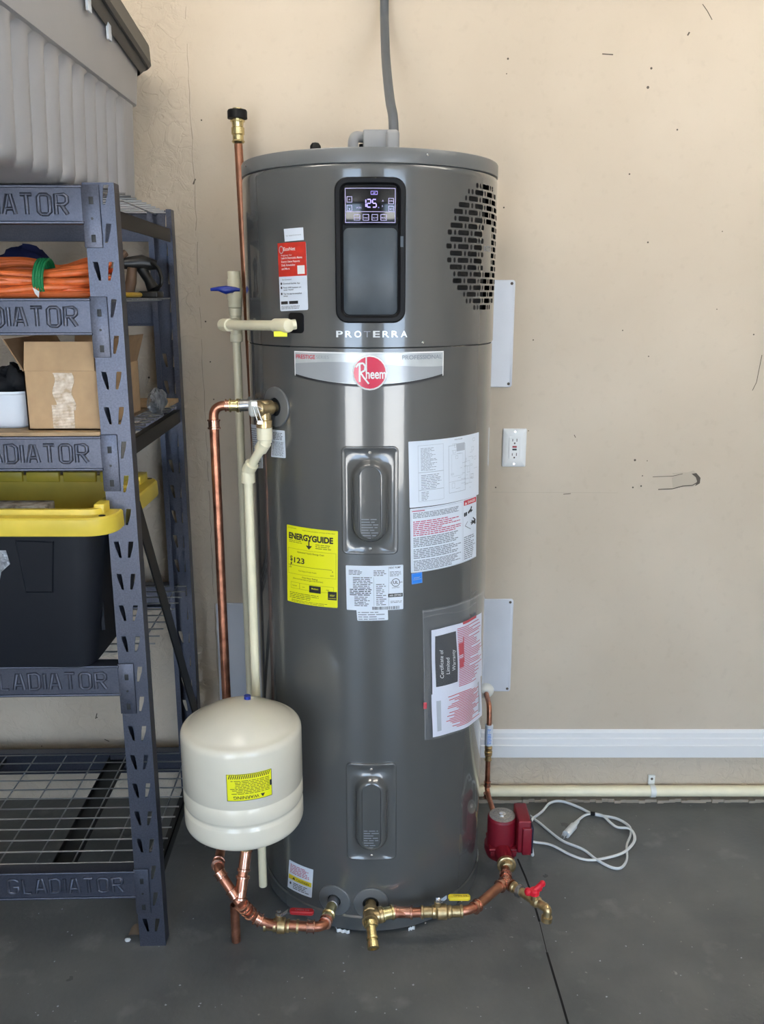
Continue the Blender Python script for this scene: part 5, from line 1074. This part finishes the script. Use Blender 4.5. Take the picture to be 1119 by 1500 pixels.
# big grey tote on top
tg = thing('grey_storage_tote', (-.92, 1.95, 1.835), 'large grey ribbed storage tote with dark lid on the top shelf', 'tote')
Z0, Z1, ZL = 1.836, 2.088, 2.192
X0t, X1t, Y0t, Y1t = -1.26, -.645, 1.42, 2.465
def toteside():
    mb = MB(); ny = 220; r = .045; P = .0775
    zs = [0, .004, .012, .022, .032] + [.045 + (Z1 - Z0 - .060) * i / 8 for i in range(9)] + [Z1 - Z0 - .008, Z1 - Z0 - .002, Z1 - Z0]
    vs = []; per = []
    cxx, cyy = (X0t + X1t) / 2, (Y0t + Y1t) / 2; hx, hy = (X1t - X0t) / 2, (Y1t - Y0t) / 2
    # right side (seen), then corners, ordered loop
    def loop():
        out = []
        for i in range(ny + 1): out.append((hx, -hy + r + (2 * hy - 2 * r) * i / ny, 1, 0))
        for i in range(1, 9): a = math.pi / 2 * i / 9; out.append((hx - r + r * math.cos(a), hy - r + r * math.sin(a), math.cos(a), math.sin(a)))
        for i in range(ny // 2 + 1): out.append((hx - r - (2 * hx - 2 * r) * i / (ny // 2), hy, 0, 1))
        for i in range(1, 9): a = math.pi / 2 + math.pi / 2 * i / 9; out.append((-hx + r + r * math.cos(a), hy - r + r * math.sin(a), math.cos(a), math.sin(a)))
        for i in range(ny // 2 + 1): out.append((-hx, hy - r - (2 * hy - 2 * r) * i / (ny // 2), -1, 0))
        for i in range(1, 9): a = math.pi + math.pi / 2 * i / 9; out.append((-hx + r + r * math.cos(a), -hy + r + r * math.sin(a), math.cos(a), math.sin(a)))
        for i in range(ny // 2 + 1): out.append((-hx + r + (2 * hx - 2 * r) * i / (ny // 2), -hy, 0, -1))
        for i in range(1, 9): a = 1.5 * math.pi + math.pi / 2 * i / 9; out.append((hx - r + r * math.cos(a), -hy + r + r * math.sin(a), math.cos(a), math.sin(a)))
        return out
    lp = loop(); n = len(lp)
    for z in zs:
        rise = .030 - math.sqrt(max(.030 ** 2 - max(.030 - z, 0) ** 2, 0)); dr = .010 * z / (Z1 - Z0)
        fade = min(1, max(0, (Z1 - Z0 - .006 - z) / .012)) * min(1, z / .03)
        for x, y, nx_, ny_ in lp:
            ph = y if abs(nx_) > .9 else x; end = (min(1, max(0, (hy - .10 - y) / .01)) if abs(nx_) > .9 else 1 if abs(ny_) > .9 and abs(x) < hx - .06 else 0)
            s = abs(math.sin(math.pi * (ph + .02) / P)) ** .6; rib = -.024 * (1 - s) * fade * end
            k = rib - rise + dr; vs.append((cxx + x + nx_ * k, cyy + y + ny_ * k, Z0 + z))
    fs = [(j * n + i, j * n + (i + 1) % n, (j + 1) * n + (i + 1) % n, (j + 1) * n + i) for j in range(len(zs) - 1) for i in range(n)]
    fs.append(tuple(reversed(range(n)))); mb.add(vs, fs); return mb
to = toteside().build('tote_body', 'tote_grey', tg, ang=50)
cxx, cyy = (X0t + X1t) / 2, (Y0t + Y1t) / 2; W2, D2 = X1t - X0t, Y1t - Y0t
LT = Surf(lambda x, y, d: Vector((x, y, d + max(0, (Y1t - y)) * .14 * min(1, max(0, (d - Z1 - .01) / (ZL - .03 - Z1))))), 1, 1)
mb = MB(); loft(mb, LT, [(cxx, cyy, W2 + .016, D2 + .016, .045, Z1 - .006), (cxx, cyy, W2 + .032, D2 + .026, .045, Z1 - .002), (cxx, cyy, W2 + .034, D2 + .028, .045, Z1 + .004), (cxx, cyy, W2 + .050, D2 + .036, .045, ZL)]); mb.build('upper_band', 'tote_grey', tg)
mb = MB(); loft(mb, LT, [(cxx, cyy, W2 + .062, D2 + .050, .05, ZL - .012), (cxx, cyy, W2 + .100, D2 + .075, .06, ZL - .016), (cxx, cyy, W2 + .112, D2 + .086, .06, ZL - .008), (cxx, cyy, W2 + .108, D2 + .084, .06, ZL + .034), (cxx, cyy, W2 + .080, D2 + .06, .06, ZL + .050), (cxx, cyy, W2 + .02, D2, .06, ZL + .050)]); mb.build('tote_lid', 'tote_lid_dark', tg)
mb = MB(); loft(mb, LT, [(cxx, cyy, W2 + .058, D2 + .050, .05, ZL - .030), (cxx, cyy, W2 + .085, D2 + .066, .05, ZL - .016), (cxx, cyy, W2 + .085, D2 + .066, .05, ZL - .012)], fill=False); mb.build('tote_rim', 'tote_lid_dark', tg)
for px, py in ((157, 30), (128, 5)):
    d = ray(px, py); X = X1t + .028; t_ = X / d.x; p = Vector((0, 0, H0)) + d * t_; zq = ZL + (Y1t - p.y) * .14; MB().box((X - .001, p.y - .012, zq - .060), (X + .005, p.y + .012, zq + .002), bev=.001).build('lid_clip', 'label_white', tg, label='white clip hanging from the lid')

# black tote with yellow lid on fourth shelf
bt_ = thing('black_storage_tote', (-.96, 2.06, .774), 'black storage tote with bright yellow lid on the fourth shelf', 'tote')
Zb, Zr = .7745, 1.108
cxb, cyb = -.975, 2.062; wb, db_ = .725, .41
mb = MB(); loft(mb, BS, [(cxb, cyb, wb - .13, db_ - .085, .03, Zb), (cxb, cyb, wb - .11, db_ - .065, .04, Zb + .006), (cxb, cyb, wb - .105, db_ - .060, .045, Zb + .02), (cxb, cyb, wb - .02, db_ - .004, .055, Zr - .03), (cxb, cyb, wb - .02, db_ - .004, .055, Zr + .01)], fill=False); loft(mb, BS, [(cxb, cyb, wb - .13, db_ - .085, .03, Zb), (cxb, cyb, wb - .128, db_ - .083, .03, Zb + .0001)]); body = mb.build('tote_body', 'tote_black', bt_)
# pressed panels on the front and side of the body
def front(px, py): 
    zz_ = PY(px, py, 1.88); f = (zz_.z - Zb - .02) / (Zr - .05 - Zb); yf = cyb - (db_ - .060) / 2 - .028 * f; return PY(px, py, yf - .0015)
mb = MB()
for pp in ([(22, 790), (38, 868), (78, 868), (79, 792)],):
    q = [front(*p) for p in pp]; c = sum(q, Vector()) / 4; ins = [c + (p - c) * .94 - Vector((0, .003, 0)) for p in q]; mb.add(q + ins, [(0, 1, 5, 4), (1, 2, 6, 5), (2, 3, 7, 6), (4, 5, 6, 7)])
mb.build('handle_recess', 'tote_black', bt_)
mb = MB(); q = [front(*p) for p in ((-30, 806), (9, 806), (15, 826), (2, 838), (0, 850), (-20, 850))]; mb.add([p - Vector((0, .001, 0)) for p in q], [tuple(range(6))]); mb.build('torn_sticker', 'foil', bt_, label='torn silvery sticker')
mb = MB(); a, b = T((0, 0, 0)), 0; xr = cxb + wb / 2 - .013
mb.box((xr - .028, 1.93, Zb + .08), (xr - .020, 1.94, Zr - .02)); mb.build('side_rib', 'tote_black', bt_)
wl, dl = .790, .455; cyl_ = 2.055; cxl = cxb
mb = MB(); loft(mb, BS, [(cxl, cyl_, wl - .03, dl - .03, .05, Zr + .004), (cxl, cyl_, wl - .004, dl - .004, .058, Zr), (cxl, cyl_, wl, dl, .06, Zr + .004), (cxl, cyl_, wl - .002, dl - .002, .06, Zr + .036), (cxl, cyl_, wl - .010, dl - .010, .056, Zr + .040), (cxl, cyl_, wl - .062, dl - .062, .03, Zr + .040), (cxl, cyl_, wl - .066, dl - .066, .03, Zr + .052), (cxl, cyl_, wl - .090, dl - .090, .025, Zr + .052), (cxl, cyl_, wl - .110, dl - .110, .025, Zr - .045)]); lid = mb.build('tote_lid', 'tote_yellow', bt_, label='bright yellow snap-on lid')
mb = MB(); yb = cyl_ + dl / 2 - .042
for k in range(7): x = cxl + wl / 2 - .06 - k * .095; mb.box((x - .088, yb - .012, Zr + .036), (x - .004, yb + .004, Zr + .062), bev=.002)
for k in range(4): y = cyl_ - dl / 2 + .05 + k * .10; mb.box((cxl + wl / 2 - .052, y, Zr + .034), (cxl + wl / 2 - .030, y + .07, Zr + .060), bev=.002)
each(mb, 'lid_block', 'tote_yellow', lid); mb = MB()
for sx in (-1, 1):
    for sy in (-1, 1): c = (cxl + sx * (wl / 2 - .028), cyl_ + sy * (dl / 2 - .028)); mb.lathe((*c, Zr + .0385), (*c, 2), [(0, .0075), (.0022, .0075)], 16)
each(mb, 'lock_hole', 'dark_hole', lid)
mb = MB(); 
for s in (1, -1): mb.tube([(cxl - s * .32, cyl_ - .155, Zr - .043), (cxl + s * .32, cyl_ + .155, Zr - .043)], .002, 6)
each(mb, 'lid_rib', 'tote_yellow', lid)
MBp = MB().box((-1.2, 1.885, Zr - .0425), (-.742, 1.945, Zr + .054), bev=.003).build('wood_plank', 'wood_grey'); tag(MBp, 'weathered wooden plank lying in the yellow tote lid', 'plank')
# small debris on the floor by the shelf foot
c = PZ(196, 1368, 0); lf = MB().grid(lambda u, v: Vector((c.x - .012 + .030 * u, c.y - .008 + .03 * v, .002 + .010 * math.sin(3 * u) * (v + .2))), 6, 6).build('dry_leaf', 'leaf_brown'); tag(lf, 'curled brown dry leaf on the floor beside the shelf foot', 'leaf')
c = PZ(187, 1377, .004); tag(blob('white_pebble', (c.x, c.y, .0045), .0075, .006, .0042, 'white_paint', seed=2, amp=.15), 'small white pebble on the floor left of the shelf foot', 'pebble')
